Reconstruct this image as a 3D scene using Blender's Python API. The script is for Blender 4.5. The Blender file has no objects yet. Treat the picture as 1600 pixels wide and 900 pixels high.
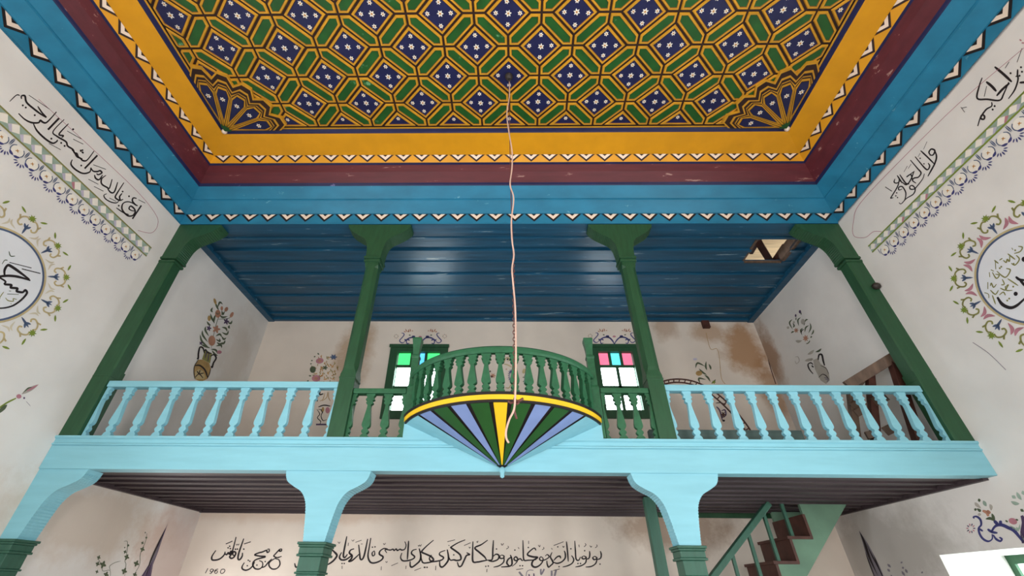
import bpy, math, random
from math import sin, cos, pi, radians, sqrt
random.seed(7)
SC = bpy.context.scene
COL = SC.collection

# ------------------------------------------------------------ camera geometry
F_PX, YAW, PITCH, ROLL = 672.94, -.0189, .6161, .0117
CAM = (3.5408, 0.0, 1.6)
SHEAR = -.0313            # scene geometry sheared sideways to line up with image pixels (x per metre of height)
W, YF, YB = 7.0, 3.338, 5.36   # room width, gallery front, end wall
YR = -4.5                # wall behind the camera
_cy, _sy, _cp, _sp = cos(YAW), sin(YAW), cos(PITCH), sin(PITCH)
FW = (_sy*_cp, _cy*_cp, _sp)
_r0 = (_cy, -_sy, 0.0)
def cross(a, b): return (a[1]*b[2]-a[2]*b[1], a[2]*b[0]-a[0]*b[2], a[0]*b[1]-a[1]*b[0])
_u0 = cross(_r0, FW)
RT = tuple(_r0[i]*cos(ROLL)+_u0[i]*sin(ROLL) for i in range(3))
UP = tuple(_u0[i]*cos(ROLL)-_r0[i]*sin(ROLL) for i in range(3))

cam_d = bpy.data.cameras.new('camera')
cam_d.sensor_fit = 'HORIZONTAL'; cam_d.sensor_width = 36.0
cam_d.lens = F_PX/1600*36.0; cam_d.clip_start = .05; cam_d.clip_end = 100
cam = bpy.data.objects.new('camera', cam_d); COL.objects.link(cam)
from mathutils import Matrix, Vector
cam.matrix_world = Matrix(((RT[0], UP[0], -FW[0], CAM[0]), (RT[1], UP[1], -FW[1], CAM[1]),
                           (RT[2], UP[2], -FW[2], CAM[2]), (0, 0, 0, 1)))
SC.camera = cam
SC.view_settings.view_transform = 'Standard'; SC.view_settings.look = 'None'
SC.view_settings.gamma = 1.0; SC.view_settings.use_curve_mapping = False
SC.view_settings.exposure = 0.45

# ------------------------------------------------------------ daylight
world = bpy.data.worlds.new('sky'); SC.world = world; world.use_nodes = True
bg = world.node_tree.nodes['Background']
bg.inputs[0].default_value = (.86, .93, 1.0, 1); bg.inputs[1].default_value = 1.6
def area(name, loc, rot, sx, sy, power, col=(1, 1, 1)):
    d = bpy.data.lights.new(name, 'AREA'); d.shape = 'RECTANGLE'; d.size = sx; d.size_y = sy
    d.energy = power; d.color = col
    o = bpy.data.objects.new(name, d); COL.objects.link(o); o.location = loc; o.rotation_euler = rot
    return o
# daylight entering through the windows of the hall (side walls and the wall behind the camera)
SIDE_WIN = [(-3.4, -2.2), (-1.3, -.1), (.75, 1.95)]
REAR_WIN = [(.9, 2.2), (4.8, 6.1)]
WZ0, WZ1 = .85, 2.25
for (a, b) in SIDE_WIN:
    area('daylight_left', (-.32+.02, (a+b)/2, (WZ0+WZ1)/2), (0, -pi/2, 0), WZ1-WZ0, b-a, 62, (.93, .97, 1))
    area('daylight_right', (7.30, (a+b)/2, (WZ0+WZ1)/2), (0, pi/2, 0), WZ1-WZ0, b-a, 72, (.93, .97, 1))
for (a, b) in REAR_WIN:
    area('daylight_rear', ((a+b)/2, YR-.3, 1.75), (pi/2, 0, 0), b-a, 2.2, 100, (1, .97, .93))
area('daylight_lower_hall', (-.3, 4.55, 1.0), (0, -pi/2, 0), .9, .9, 26, (1, .97, .95))
area('daylight_attic', (6.2, 4.2, 6.1), (0, 0, 0), 1.2, 1.2, 5, (1, .93, .8))

# ------------------------------------------------------------ helpers
def ray(u, v):
    a, b = (u-800)/F_PX, (v-450)/F_PX
    return tuple(FW[i]+RT[i]*a-UP[i]*b for i in range(3))
def unshear(p): return (p[0]-SHEAR*(p[2]-1.6), p[1], p[2])
def onx(u, v, x):
    d = ray(u, v); t = (x-CAM[0])/(d[0]-SHEAR*d[2])
    return unshear(tuple(CAM[i]+t*d[i] for i in range(3)))
def ony(u, v, y):
    d = ray(u, v); t = y/d[1]
    return unshear(tuple(CAM[i]+t*d[i] for i in range(3)))
def onz(u, v, z):
    d = ray(u, v); t = (z-1.6)/d[2]
    return unshear(tuple(CAM[i]+t*d[i] for i in range(3)))
def shear(p): return (p[0]+SHEAR*(p[2]-1.6), p[1], p[2])

class MB:
    """collects faces for one mesh"""
    def __init__(s): s.v = []; s.f = []; s.m = []; s.sm = []
    def face(s, pts, m=0, sm=False):
        i = len(s.v); s.v += [tuple(p) for p in pts]; s.f.append(list(range(i, i+len(pts)))); s.m.append(m); s.sm.append(sm)
    def idx(s, pts, faces, m=0, sm=False):
        i = len(s.v); s.v += [tuple(p) for p in pts]
        for f in faces: s.f.append([i+k for k in f]); s.m.append(m); s.sm.append(sm)
    def hexa(s, p, m=0):   # p: 4 bottom, 4 top
        s.idx(p, [(3, 2, 1, 0), (4, 5, 6, 7), (0, 1, 5, 4), (1, 2, 6, 5), (2, 3, 7, 6), (3, 0, 4, 7)], m)
    def box(s, x0, x1, y0, y1, z0, z1, m=0):
        s.hexa([(x0, y0, z0), (x1, y0, z0), (x1, y1, z0), (x0, y1, z0), (x0, y0, z1), (x1, y0, z1), (x1, y1, z1), (x0, y1, z1)], m)
    def prism(s, poly, fn, a0, a1, m=0, sm=False):   # fn(u,v,a)->xyz
        n = len(poly)
        A = [fn(u, v, a0) for u, v in poly]; B = [fn(u, v, a1) for u, v in poly]
        s.face(A[::-1], m); s.face(B, m)
        i = len(s.v); s.v += A+B
        for k in range(n):
            l = (k+1) % n; s.f.append([i+k, i+l, i+n+l, i+n+k]); s.m.append(m); s.sm.append(sm)
    def bar(s, p, q, w, d, m=0, up=(0, 0, 1)):
        p, q, up = Vector(p), Vector(q), Vector(up); t = (q-p).normalized()
        a = t.cross(up)
        if a.length < 1e-3: a = t.cross(Vector((0, 1, 0)))
        a.normalize(); b = a.cross(t).normalized(); a *= w/2; b *= d/2
        s.hexa([p-a-b, p+a-b, p+a+b, p-a+b, q-a-b, q+a-b, q+a+b, q-a+b], m)
    def tube(s, pts, r, n=8, m=0, cap=True):
        P = [Vector(p) for p in pts]; R = r if isinstance(r, (list, tuple)) else [r]*len(P)
        t0 = (P[1]-P[0]).normalized(); ref = Vector((0, 0, 1)) if abs(t0.z) < .9 else Vector((1, 0, 0))
        a = t0.cross(ref).normalized(); i = len(s.v)
        for k, p in enumerate(P):
            t = (P[min(k+1, len(P)-1)]-P[max(k-1, 0)]).normalized()
            a = (a-t*a.dot(t)).normalized(); b = t.cross(a)
            for j in range(n):
                g = 2*pi*j/n; s.v.append(tuple(p+(a*cos(g)+b*sin(g))*R[k]))
        for k in range(len(P)-1):
            for j in range(n):
                l = (j+1) % n; s.f.append([i+k*n+j, i+k*n+l, i+(k+1)*n+l, i+(k+1)*n+j]); s.m.append(m); s.sm.append(True)
        if cap:
            e = i+(len(P)-1)*n
            s.f.append([i+j for j in range(n)][::-1]); s.f.append([e+j for j in range(n)]); s.m += [m, m]; s.sm += [False, False]
    def lathe(s, prof, c, n=16, m=0, sm=True, rot=0.0, sq=False):   # prof (r,z)
        i = len(s.v)
        for r, z in prof:
            for j in range(n):
                g = 2*pi*j/n+rot; s.v.append((c[0]+r*cos(g), c[1]+r*sin(g), z+c[2]))
        for k in range(len(prof)-1):
            for j in range(n):
                l = (j+1) % n; s.f.append([i+k*n+j, i+k*n+l, i+(k+1)*n+l, i+(k+1)*n+j]); s.m.append(m); s.sm.append(sm)
        e = i+(len(prof)-1)*n
        s.f.append([i+j for j in range(n)][::-1]); s.f.append([e+j for j in range(n)]); s.m += [m, m]; s.sm += [False, False]
    def ball(s, c, r, m=0, n=14):
        s.lathe([(max(1e-4, r*sin(pi*k/8)), -r*cos(pi*k/8)) for k in range(9)], c, n, m)

def link(name, mb, mats, parent=None, bevel=0.0):
    """one mesh object; a part's vertices are stored relative to the thing it belongs to"""
    pts = [shear(p) for p in mb.v]
    if parent is None:
        xs = [p[0] for p in pts]; ys = [p[1] for p in pts]; zs = [p[2] for p in pts]
        o = ((min(xs)+max(xs))/2, (min(ys)+max(ys))/2, min(zs))
    else:
        o = (0, 0, 0); pp = parent
        while pp is not None: o = tuple(o[i]+pp.location[i] for i in range(3)); pp = pp.parent
    me = bpy.data.meshes.new(name)
    me.from_pydata([(p[0]-o[0], p[1]-o[1], p[2]-o[2]) for p in pts], [], mb.f)
    if not isinstance(mats, (list, tuple)): mats = [mats]
    for m in mats: me.materials.append(m)
    for k, p in enumerate(me.polygons): p.material_index = mb.m[k]; p.use_smooth = mb.sm[k]
    me.update()
    ob = bpy.data.objects.new(name, me); COL.objects.link(ob)
    if parent is None: ob.location = o
    else: ob.parent = parent
    if bevel:
        b = ob.modifiers.new('bevel', 'BEVEL'); b.width = bevel; b.segments = 2; b.limit_method = 'ANGLE'; b.angle_limit = radians(40)
    return ob
def copy_part(o, dx=0, dy=0, dz=0):
    c = o.copy(); COL.objects.link(c); c.parent = o.parent; c.location = (o.location[0]+dx, o.location[1]+dy, o.location[2]+dz); return c
def thing(name, loc, label, cat, group=None):
    o = bpy.data.objects.new(name, None); COL.objects.link(o); o.location = shear(loc); o.empty_display_size = .1
    return tag(o, label, cat, group)
def tag(o, label, cat, group=None, kind=None):
    o['label'] = label; o['category'] = cat
    if group: o['group'] = group
    if kind: o['kind'] = kind
    return o
def struct(name, mb, mats, label, cat, bevel=0.0):
    return tag(link(name, mb, mats, None, bevel), label, cat, None, 'structure')

# ------------------------------------------------------------ materials
def lin(r, g, b):
    f = lambda c: (c/255/12.92) if c/255 <= .04045 else ((c/255+.055)/1.055)**2.4
    return (f(r), f(g), f(b), 1)
def mat(name, rgb, rough=.6, var=.12, scale=6.0, stretch=(1, 1, 1), bump=.15, spots=None, spot_amt=.5, spot_scale=9.0, spec=.4, stains=()):
    """painted surface: noise-varied colour, chips of another colour (spots), shaped stains, slight bump"""
    m = bpy.data.materials.new(name); m.use_nodes = True; nt = m.node_tree; N = nt.nodes; L = nt.links
    b = N['Principled BSDF']; b.inputs['Roughness'].default_value = rough
    b.inputs['Specular IOR Level'].default_value = spec
    geo = N.new('ShaderNodeNewGeometry')
    mp = N.new('ShaderNodeMapping'); mp.inputs['Scale'].default_value = stretch; L.new(geo.outputs['Position'], mp.inputs[0])
    no = N.new('ShaderNodeTexNoise'); no.inputs['Scale'].default_value = scale; no.inputs['Detail'].default_value = 6; L.new(mp.outputs[0], no.inputs['Vector'])
    mx = N.new('ShaderNodeMix'); mx.data_type = 'RGBA'
    c = lin(*rgb)
    mx.inputs[6].default_value = tuple(max(0, x*(1-var)) for x in c[:3])+(1,)
    mx.inputs[7].default_value = tuple(min(1, x*(1+var)) for x in c[:3])+(1,)
    mr = N.new('ShaderNodeMapRange'); mr.inputs[1].default_value = .3; mr.inputs[2].default_value = .7
    L.new(no.outputs[0], mr.inputs[0]); L.new(mr.outputs[0], mx.inputs[0])
    out = mx.outputs[2]
    if spots:
        n2 = N.new('ShaderNodeTexNoise'); n2.inputs['Scale'].default_value = spot_scale; n2.inputs['Detail'].default_value = 5; n2.inputs['Roughness'].default_value = .65
        L.new(mp.outputs[0], n2.inputs['Vector'])
        r2 = N.new('ShaderNodeMapRange'); r2.inputs[1].default_value = .72-.12*spot_amt; r2.inputs[2].default_value = .77-.12*spot_amt; r2.inputs[4].default_value = .8
        L.new(n2.outputs[0], r2.inputs[0])
        m2 = N.new('ShaderNodeMix'); m2.data_type = 'RGBA'; L.new(r2.outputs[0], m2.inputs[0]); L.new(out, m2.inputs[6]); m2.inputs[7].default_value = lin(*spots)
        out = m2.outputs[2]
    for (ctr, rad, col, amt) in stains:
        s1 = N.new('ShaderNodeVectorMath'); s1.operation = 'SUBTRACT'; L.new(geo.outputs['Position'], s1.inputs[0]); s1.inputs[1].default_value = shear(ctr)
        s2 = N.new('ShaderNodeVectorMath'); s2.operation = 'DIVIDE'; L.new(s1.outputs[0], s2.inputs[0]); s2.inputs[1].default_value = rad
        s3 = N.new('ShaderNodeVectorMath'); s3.operation = 'LENGTH'; L.new(s2.outputs[0], s3.inputs[0])
        n3 = N.new('ShaderNodeTexNoise'); n3.inputs['Scale'].default_value = 3.2; n3.inputs['Detail'].default_value = 8; n3.inputs['Roughness'].default_value = .7; L.new(geo.outputs['Position'], n3.inputs['Vector'])
        ad = N.new('ShaderNodeMath'); ad.operation = 'MULTIPLY_ADD'; L.new(n3.outputs[0], ad.inputs[0]); ad.inputs[1].default_value = 1.5; L.new(s3.outputs['Value'], ad.inputs[2])
        r3 = N.new('ShaderNodeMapRange'); r3.inputs[1].default_value = 1.75; r3.inputs[2].default_value = 1.2; r3.inputs[3].default_value = 0; r3.inputs[4].default_value = amt
        L.new(ad.outputs[0], r3.inputs[0])
        m3 = N.new('ShaderNodeMix'); m3.data_type = 'RGBA'; L.new(r3.outputs[0], m3.inputs[0]); L.new(out, m3.inputs[6]); m3.inputs[7].default_value = lin(*col)
        out = m3.outputs[2]
    L.new(out, b.inputs['Base Color'])
    if bump:
        bp = N.new('ShaderNodeBump'); bp.inputs['Strength'].default_value = bump; bp.inputs['Distance'].default_value = .01
        L.new(no.outputs[0], bp.inputs['Height']); L.new(bp.outputs[0], b.inputs['Normal'])
    return m
def glow(name, rgb, strength):
    m = bpy.data.materials.new(name); m.use_nodes = True; nt = m.node_tree; N = nt.nodes
    b = N['Principled BSDF']; b.inputs['Base Color'].default_value = lin(*rgb); b.inputs['Roughness'].default_value = .1
    n = N.new('ShaderNodeTexNoise'); n.inputs['Scale'].default_value = 3.0
    r = N.new('ShaderNodeMapRange'); r.inputs[3].default_value = .75*strength; r.inputs[4].default_value = 1.25*strength
    nt.links.new(n.outputs[0], r.inputs[0]); nt.links.new(r.outputs[0], b.inputs['Emission Strength'])
    b.inputs['Emission Color'].default_value = lin(*rgb)
    return m
PL = (226, 223, 219)
GRAIN = (.6, 5, 5)
M = {}
M['plaster_side'] = mat('plaster', PL, .85, .06, 2.2, bump=.12, spots=(176, 168, 158), spot_amt=-.1, spot_scale=20, spec=.2,
    stains=[((0, 4.95, 4.0), (.4, .4, .8), (186, 170, 152), .35), ((0, 3.95, 2.05), (.4, 1.3, .35), (192, 168, 142), .5), ((0, 5.1, 1.9), (.4, .6, .6), (205, 164, 150), .4)])
M['plaster_right'] = mat('plaster', PL, .85, .06, 2.2, bump=.12, spots=(176, 168, 158), spot_amt=-.1, spot_scale=20, spec=.2,
    stains=[((7, 5.3, 4.25), (.4, .24, .62), (158, 116, 74), .75), ((7, 4.9, 1.95), (.4, 1.1, .5), (150, 144, 134), .5)])
M['plaster_end'] = mat('plaster', (221, 210, 198), .85, .06, 2.0, bump=.14, spots=(150, 130, 110), spot_amt=-.4, spot_scale=18, spec=.2,
    stains=[((6.72, YB, 4.35), (.36, .4, .5), (166, 120, 72), .8), ((6.9, YB, 3.75), (.2, .4, .5), (160, 116, 74), .7), ((6.35, YB, 4.62), (.35, .4, .2), (170, 130, 90), .6),
            ((1.35, YB, 4.3), (.32, .4, .6), (166, 128, 84), .6), ((5.75, YB, 4.75), (.25, .3, .3), (150, 112, 74), .5), ((1.2, YB, 2.3), (1.6, .4, .12), (200, 172, 150), .5), ((5.3, YB, 2.2), (.8, .4, .3), (140, 110, 84), .65)])
M['cyan'] = mat('sky_blue_paint', (130, 191, 206), .55, .05, 5, GRAIN, .08, spots=(95, 140, 150), spot_amt=-.45, spot_scale=14)
M['green'] = mat('dark_green_paint', (36, 78, 50), .5, .14, 7, (5, 5, .8), .12, spots=(108, 150, 118), spot_amt=-.25, spot_scale=10)
M['bowgreen'] = mat('dark_green_paint', (42, 98, 66), .5, .14, 7, (4, 4, 4), .12, spots=(120, 165, 130), spot_amt=-.1, spot_scale=12)
M['teal'] = mat('teal_green_paint', (44, 88, 72), .5, .12, 7, (5, 5, .8), .1)
M['blue'] = mat('blue_paint', (38, 122, 156), .42, .14, 5, (.7, 1.4, 1.4), .1, spots=(120, 180, 200), spot_amt=.4, spot_scale=9)
M['bluedark'] = mat('blue_board_paint', (26, 80, 110), .34, .22, 5, (.35, 4, 4), .15, spots=(150, 172, 180), spot_amt=.7, spot_scale=5)
M['maroon'] = mat('maroon_paint', (92, 34, 42), .45, .16, 6, (.5, 1.6, 4), .1, spots=(176, 140, 130), spot_amt=.7, spot_scale=6)
M['yellow'] = mat('yellow_paint', (222, 156, 22), .5, .08, 4, (1, 1, 1), .06, spots=(170, 110, 15), spot_amt=-.45, spot_scale=12)
M['gold'] = mat('yellow_line_paint', (205, 148, 36), .5, .15, 8, (1, 1, 1), .08, spots=(150, 90, 50), spot_amt=-.05, spot_scale=9)
M['navy'] = mat('navy_paint', (30, 33, 76), .45, .15, 8, (1, 1, 1), .06, spots=(130, 120, 170), spot_amt=.2, spot_scale=4)
M['field'] = mat('green_field_paint', (34, 88, 36), .4, .2, 9, (1, 1, 1), .08, spots=(120, 180, 130), spot_amt=.55, spot_scale=6)
M['umber'] = mat('dark_brown_paint', (48, 26, 20), .6, .15, 9)
M['black'] = mat('black_paint', (26, 20, 22), .55, .1, 9, bump=.05)
M['cream'] = mat('cream_paint', (238, 218, 200), .6, .05, 8, bump=.05)
M['white'] = mat('white_paint', (240, 234, 222), .6, .04, 8, bump=.05)
M['ochre'] = mat('ochre_paint', (196, 140, 70), .6, .05, 8, bump=.05)
M['soffit'] = mat('dark_purple_brown_wood', (62, 51, 55), .5, .3, 5, (.35, 6, 6), .3, spots=(150, 130, 125), spot_amt=-.25, spot_scale=5)
M['wood'] = mat('brown_wood', (100, 80, 66), .6, .3, 6, (4, 4, .8), .3)
M['rust'] = mat('dark_red_brown_wood', (74, 42, 34), .6, .3, 6, (2, 2, 2), .2)
M['board'] = mat('pale_raw_wood', (214, 184, 140), .7, .2, 5, (.5, 5, 5), .2)
M['lav'] = mat('lavender_paint', (124, 146, 196), .5, .08, 6)
M['bowlgreen'] = mat('bowl_green_paint', (34, 84, 36), .5, .1, 6)
M['sun'] = mat('bright_yellow_paint', (240, 196, 38), .5, .05, 6)
M['palegreen'] = mat('pale_green_paint', (92, 122, 102), .6, .2, 4, bump=.1)
M['greyboard'] = mat('grey_green_paint', (84, 102, 98), .6, .2, 6, GRAIN)
M['edge'] = mat('ochre_brown_edge', (150, 92, 40), .55, .2, 9)
M['carpet'] = mat('carpet', (146, 126, 116), .95, .2, 20, bump=.3, spec=.05)
M['cable'] = mat('cable', (212, 176, 160), .5, .1, 10)
M['chain'] = mat('rusty_chain', (104, 62, 56), .55, .2, 40)
M['iron'] = mat('dark_iron', (52, 46, 42), .5, .2, 20)
M['ink'] = mat('black_ink', (30, 22, 26), .7, .1, 12, bump=0)
M['grey_ink'] = mat('grey_ink', (128, 122, 132), .8, .1, 12, bump=0)
M['olive'] = mat('olive_paint', (134, 132, 76), .7, .12, 12, bump=0)
M['leaf'] = mat('leaf_green_paint', (120, 138, 50), .7, .12, 12, bump=0)
M['leafdark'] = mat('dark_leaf_paint', (80, 92, 68), .7, .15, 12, bump=0)
M['tan'] = mat('tan_paint', (190, 172, 128), .7, .12, 12, bump=0)
M['tanpale'] = mat('pale_tan_paint', (206, 196, 172), .7, .08, 12, bump=0)
M['indigo'] = mat('indigo_paint', (62, 64, 120), .7, .15, 14, bump=0)
M['slate'] = mat('slate_paint', (74, 90, 120), .7, .15, 14, bump=0)
M['rose'] = mat('rose_paint', (180, 122, 134), .7, .15, 14, bump=0)
M['mauve'] = mat('mauve_paint', (192, 186, 204), .7, .08, 14, bump=0)
M['sage'] = mat('sage_paint', (152, 172, 158), .7, .15, 14, bump=0)
M['salmon'] = mat('salmon_paint', (178, 128, 104), .7, .15, 14, bump=0)
M['vase'] = mat('vase_tan_paint', (172, 140, 88), .7, .2, 16, bump=0)
M['plum'] = mat('plum_paint', (78, 60, 92), .7, .15, 14, bump=0)
M['faint'] = mat('faded_grey_paint', (176, 170, 160), .8, .1, 10, bump=0)
M['medal'] = mat('medallion_white_paint', (222, 224, 228), .8, .03, 5, bump=0)
M['pane_white'] = glow('bright_window_glass', (240, 250, 255), 8.0)
M['pane_green'] = glow('green_window_glass', (70, 225, 120), 0.94)
M['pane_cyan'] = glow('cyan_window_glass', (95, 215, 235), 0.9)
M['pane_blue'] = glow('blue_window_glass', (90, 190, 250), 0.9)
M['pane_red'] = glow('red_window_glass', (240, 110, 140), 0.83)
M['pane_day'] = glow('window_glass', (225, 242, 240), 7.0)

# ============================================================ the setting
def wall(name, axis, c, a0, a1, z0, z1, openings, out, depth, m, label):
    """wall plane with rectangular openings and their reveals; axis 'x': plane x=c, runs along y; out = outward sign"""
    mb = MB()
    P = (lambda a, z, d: (c+out*d, a, z)) if axis == 'x' else (lambda a, z, d: (a, c+out*d, z))
    A = sorted({a0, a1, *[o[0] for o in openings], *[o[1] for o in openings]}); Z = sorted({z0, z1, *[o[2] for o in openings], *[o[3] for o in openings]})
    for i in range(len(A)-1):
        for j in range(len(Z)-1):
            am, zm = (A[i]+A[i+1])/2, (Z[j]+Z[j+1])/2
            if any(o[0] < am < o[1] and o[2] < zm < o[3] for o in openings): continue
            for d in (0, depth):
                mb.face([P(A[i], Z[j], d), P(A[i+1], Z[j], d), P(A[i+1], Z[j+1], d), P(A[i], Z[j+1], d)])
    for (b0, b1, y0, y1) in openings+[(a0, a1, z0, z1)]:
        for (p, q) in (((b0, y0), (b1, y0)), ((b1, y0), (b1, y1)), ((b1, y1), (b0, y1)), ((b0, y1), (b0, y0))):
            mb.face([P(p[0], p[1], 0), P(q[0], q[1], 0), P(q[0], q[1], depth), P(p[0], p[1], depth)])
    return struct(name, mb, m, label, 'wall')
ZT = 4.9
SWIN = (3.05, 4.19, .62, 1.887)     # stair-side window of the right wall
WB1 = (ony(615, 545, YB)[0]-.005, ony(697, 545, YB)[0], 3.40, 4.375)
WB2 = (4.64, 5.255, 3.42, 4.385)
wall('wall_left', 'x', 0, YR, YB, 0, ZT, [(a, b, WZ0, WZ1) for a, b in SIDE_WIN]+[(4.1, 5.0, .55, 1.45)], -1, .3, M['plaster_side'], 'white plastered left wall with painted inscription band and medallion')
wall('wall_right', 'x', W, YR, YB, 0, ZT, [(a, b, WZ0, WZ1) for a, b in SIDE_WIN]+[SWIN], 1, .60, M['plaster_right'], 'white plastered right wall with painted inscription band and bright low window')
wall('wall_back', 'y', YB, 0, W, 0, ZT, [WB1, WB2], 1, .14, M['plaster_end'], 'stained plaster end wall behind and below the gallery')
wall('wall_front', 'y', YR, 0, W, 0, ZT, [(a, b, .65, 2.85) for a, b in REAR_WIN], -1, .3, M['plaster_side'], 'plain plaster wall behind the viewer')
mb = MB(); mb.box(-.3, W+.3, YR-.3, YB+.3, -.2, 0)
struct('floor', mb, M['carpet'], 'carpeted floor of the prayer hall', 'floor')

# ---- painted timber ceiling: mitred frames round a lattice panel
SD = .93   # the frames are a little narrower along the side walls
def profile(steps, y=YF, z=4.80):
    """frame profile from the wall inwards: each step ends at picture row v and rises at the given angle"""
    out = [(0.0, z)]
    for v, th in steps:
        r = ray(790, v); m = r[1]/r[2]; c, s = cos(radians(th)), sin(radians(th))
        k = (y-m*(z-1.6))/(c+m*s); y -= k*c; z += k*s; out.append((YF-y, z))
    return out
STEPS = [(347, 90), (334.5, 80), (333, 0), (313, 42), (311, 80), (310, 0), (290, 42), (288, 45), (285, 30), (268, 44), (257, 62), (253.5, 20),
         (241.5, 50), (240.5, 0), (207.5, 8), (205, 60), (200.5, 20), (199.5, 80)]
PRF = profile(STEPS); AT = {0: PRF[0]}
for s_, p_ in zip(STEPS, PRF[1:]): AT[s_[0]] = p_
def span(v0, v1):
    k = [0]+[s[0] for s in STEPS]; return PRF[k.index(v0):k.index(v1)+1]
def ring(name, prof, mats, label, chev=0):
    """prof: [(inset, z)] swept round the four sides with mitred corners; chev: number of chevrons along the front"""
    mb = MB()
    def corners(d): return [(d*SD, YF-d), (W-d*SD, YF-d), (W-d*SD, YR+d), (d*SD, YR+d)]
    for k in range(len(prof)-1):
        (d0, z0), (d1, z1) = prof[k], prof[k+1]; A, B = corners(d0), corners(d1)
        for s in range(4):
            t = (s+1) % 4
            mb.face([(*A[s], z0), (*A[t], z0), (*B[t], z1), (*B[s], z1)], 0)
    if chev:
        (do, zo), (di, zi) = prof[-2], prof[-1]
        pitch = (W-2*di*SD)/chev
        for side in ('front', 'left', 'right'):
            m_ = chev if side == 'front' else int(5.4/pitch)
            for i in range(m_):
                def P(a, t, e):      # a along the pitch, t 0 (inner edge) .. 1 (outer edge)
                    d = di+(do-di)*t+e; zz = zi+(zo-zi)*t-e; q = (i+a)*pitch
                    if side == 'front': return (di*SD+q, YF-d, zz)
                    if side == 'left': return (d*SD, YF-di-q, zz)
                    return (W-d*SD, YF-di-q, zz)
                e, w = .93, .20
                for a, b in ((.02, .5), (.98, .5)):
                    g = (b-a)/e
                    mb.face([P(a, 0, .002), P(b, e, .002), P(b, e-.27, .002), P(a+g*.27, 0, .002)], 1)
                    mb.face([P(a+g*.27, 0, .0015), P(b, e-.27, .0015), P(b, .24, .0015), P(a+g*.69, 0, .0015)], 2)
                    mb.face([P(a+g*.69, 0, .002), P(b, .24, .002), P(b, 0, .002)], 1)
    return struct(name, mb, mats, label, 'ceiling trim')
ring('trim_1', span(0, 334.5)[:1]+span(347, 334.5), [M['blue'], M['black'], M['cream']], 'outermost blue ceiling strip with black and cream chevrons along the walls', 34)
ring('trim_2', span(334.5, 290), [M['blue']], 'broad blue ceiling cornice moulding with a bead line')
ring('trim_3', span(290, 285), [M['navy']], 'thin navy line between blue and maroon ceiling mouldings')
ring('trim_4', span(285, 257), [M['maroon']], 'maroon ceiling moulding between blue cornice and yellow band')
ring('trim_5', span(257, 253.5), [M['navy']], 'thin navy line between maroon moulding and yellow band')
ring('trim_6', span(253.5, 241.5), [M['yellow'], M['umber'], M['cream']], 'narrow yellow ceiling band with dark and cream chevrons', 32)
ring('trim_7', span(241.5, 207.5), [M['yellow']], 'broad plain yellow ceiling band around the lattice panel')
ring('trim_8', span(207.5, 199.5), [M['navy']], 'navy bead framing the lattice panel')
d_p, ZP = AT[199.5]; ZP += .003

# ---- lattice panel
PX0, PX1, PY1, PY0 = d_p*SD, W-d_p*SD, YF-d_p, YR+d_p
hk = onz(795, 118, ZP)
px = onz(640+815/4, 117.6, ZP)[0]-onz(640+435/4, 117.6, ZP)[0]; y_edge = onz(797, 197, ZP)[1]; py = y_edge-hk[1]
hx, hy = .335*px, .335*py
def clip(poly, x0, x1, y0, y1):
    for ax, val, sg in ((0, x0, 1), (0, x1, -1), (1, y0, 1), (1, y1, -1)):
        out = []
        for i in range(len(poly)):
            a, b = poly[i-1], poly[i]; ia, ib = (a[ax]-val)*sg >= 0, (b[ax]-val)*sg >= 0
            if ia != ib:
                t = (val-a[ax])/(b[ax]-a[ax]); out.append((a[0]+t*(b[0]-a[0]), a[1]+t*(b[1]-a[1])))
            if ib: out.append(b)
        poly = out
        if not poly: return []
    r = []
    for p in poly:
        if not r or (abs(p[0]-r[-1][0])+abs(p[1]-r[-1][1])) > 1e-5: r.append(p)
    if len(r) > 1 and (abs(r[0][0]-r[-1][0])+abs(r[0][1]-r[-1][1])) < 1e-5: r.pop()
    return r
def parea(p): return sum(p[i-1][0]*p[i][1]-p[i][0]*p[i-1][1] for i in range(len(p)))/2
def inset(poly, d):
    """inset of a convex polygon by half-plane clipping"""
    if parea(poly) < 0: poly = poly[::-1]
    res = list(poly)
    for i in range(len(poly)):
        a, b = poly[i-1], poly[i]; ex, ey = b[0]-a[0], b[1]-a[1]; l = math.hypot(ex, ey)
        if l < 1e-6: continue
        nx, ny = -ey/l, ex/l; c = nx*a[0]+ny*a[1]+d; out = []
        for k in range(len(res)):
            p, q = res[k-1], res[k]; fp, fq = nx*p[0]+ny*p[1]-c, nx*q[0]+ny*q[1]-c
            if (fp >= 0) != (fq >= 0):
                t = fp/(fp-fq); out.append((p[0]+t*(q[0]-p[0]), p[1]+t*(q[1]-p[1])))
            if fq >= 0: out.append(q)
        res = out
        if len(res) < 3: return []
    return res
def flower(mb, cx, cy, z, r, mw, mo, rot=0.0):
    pts = []
    for k in range(24):
        g = 2*pi*k/24+rot; pts.append((cx+r*(.74+.26*cos(6*(g-rot)))*cos(g), cy+r*(.74+.26*cos(6*(g-rot)))*sin(g), z))
    mb.face(pts, mw)
    mb.face([(cx+r*.32*cos(2*pi*k/8), cy+r*.32*sin(2*pi*k/8), z-.001) for k in range(8)], mo)
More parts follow.
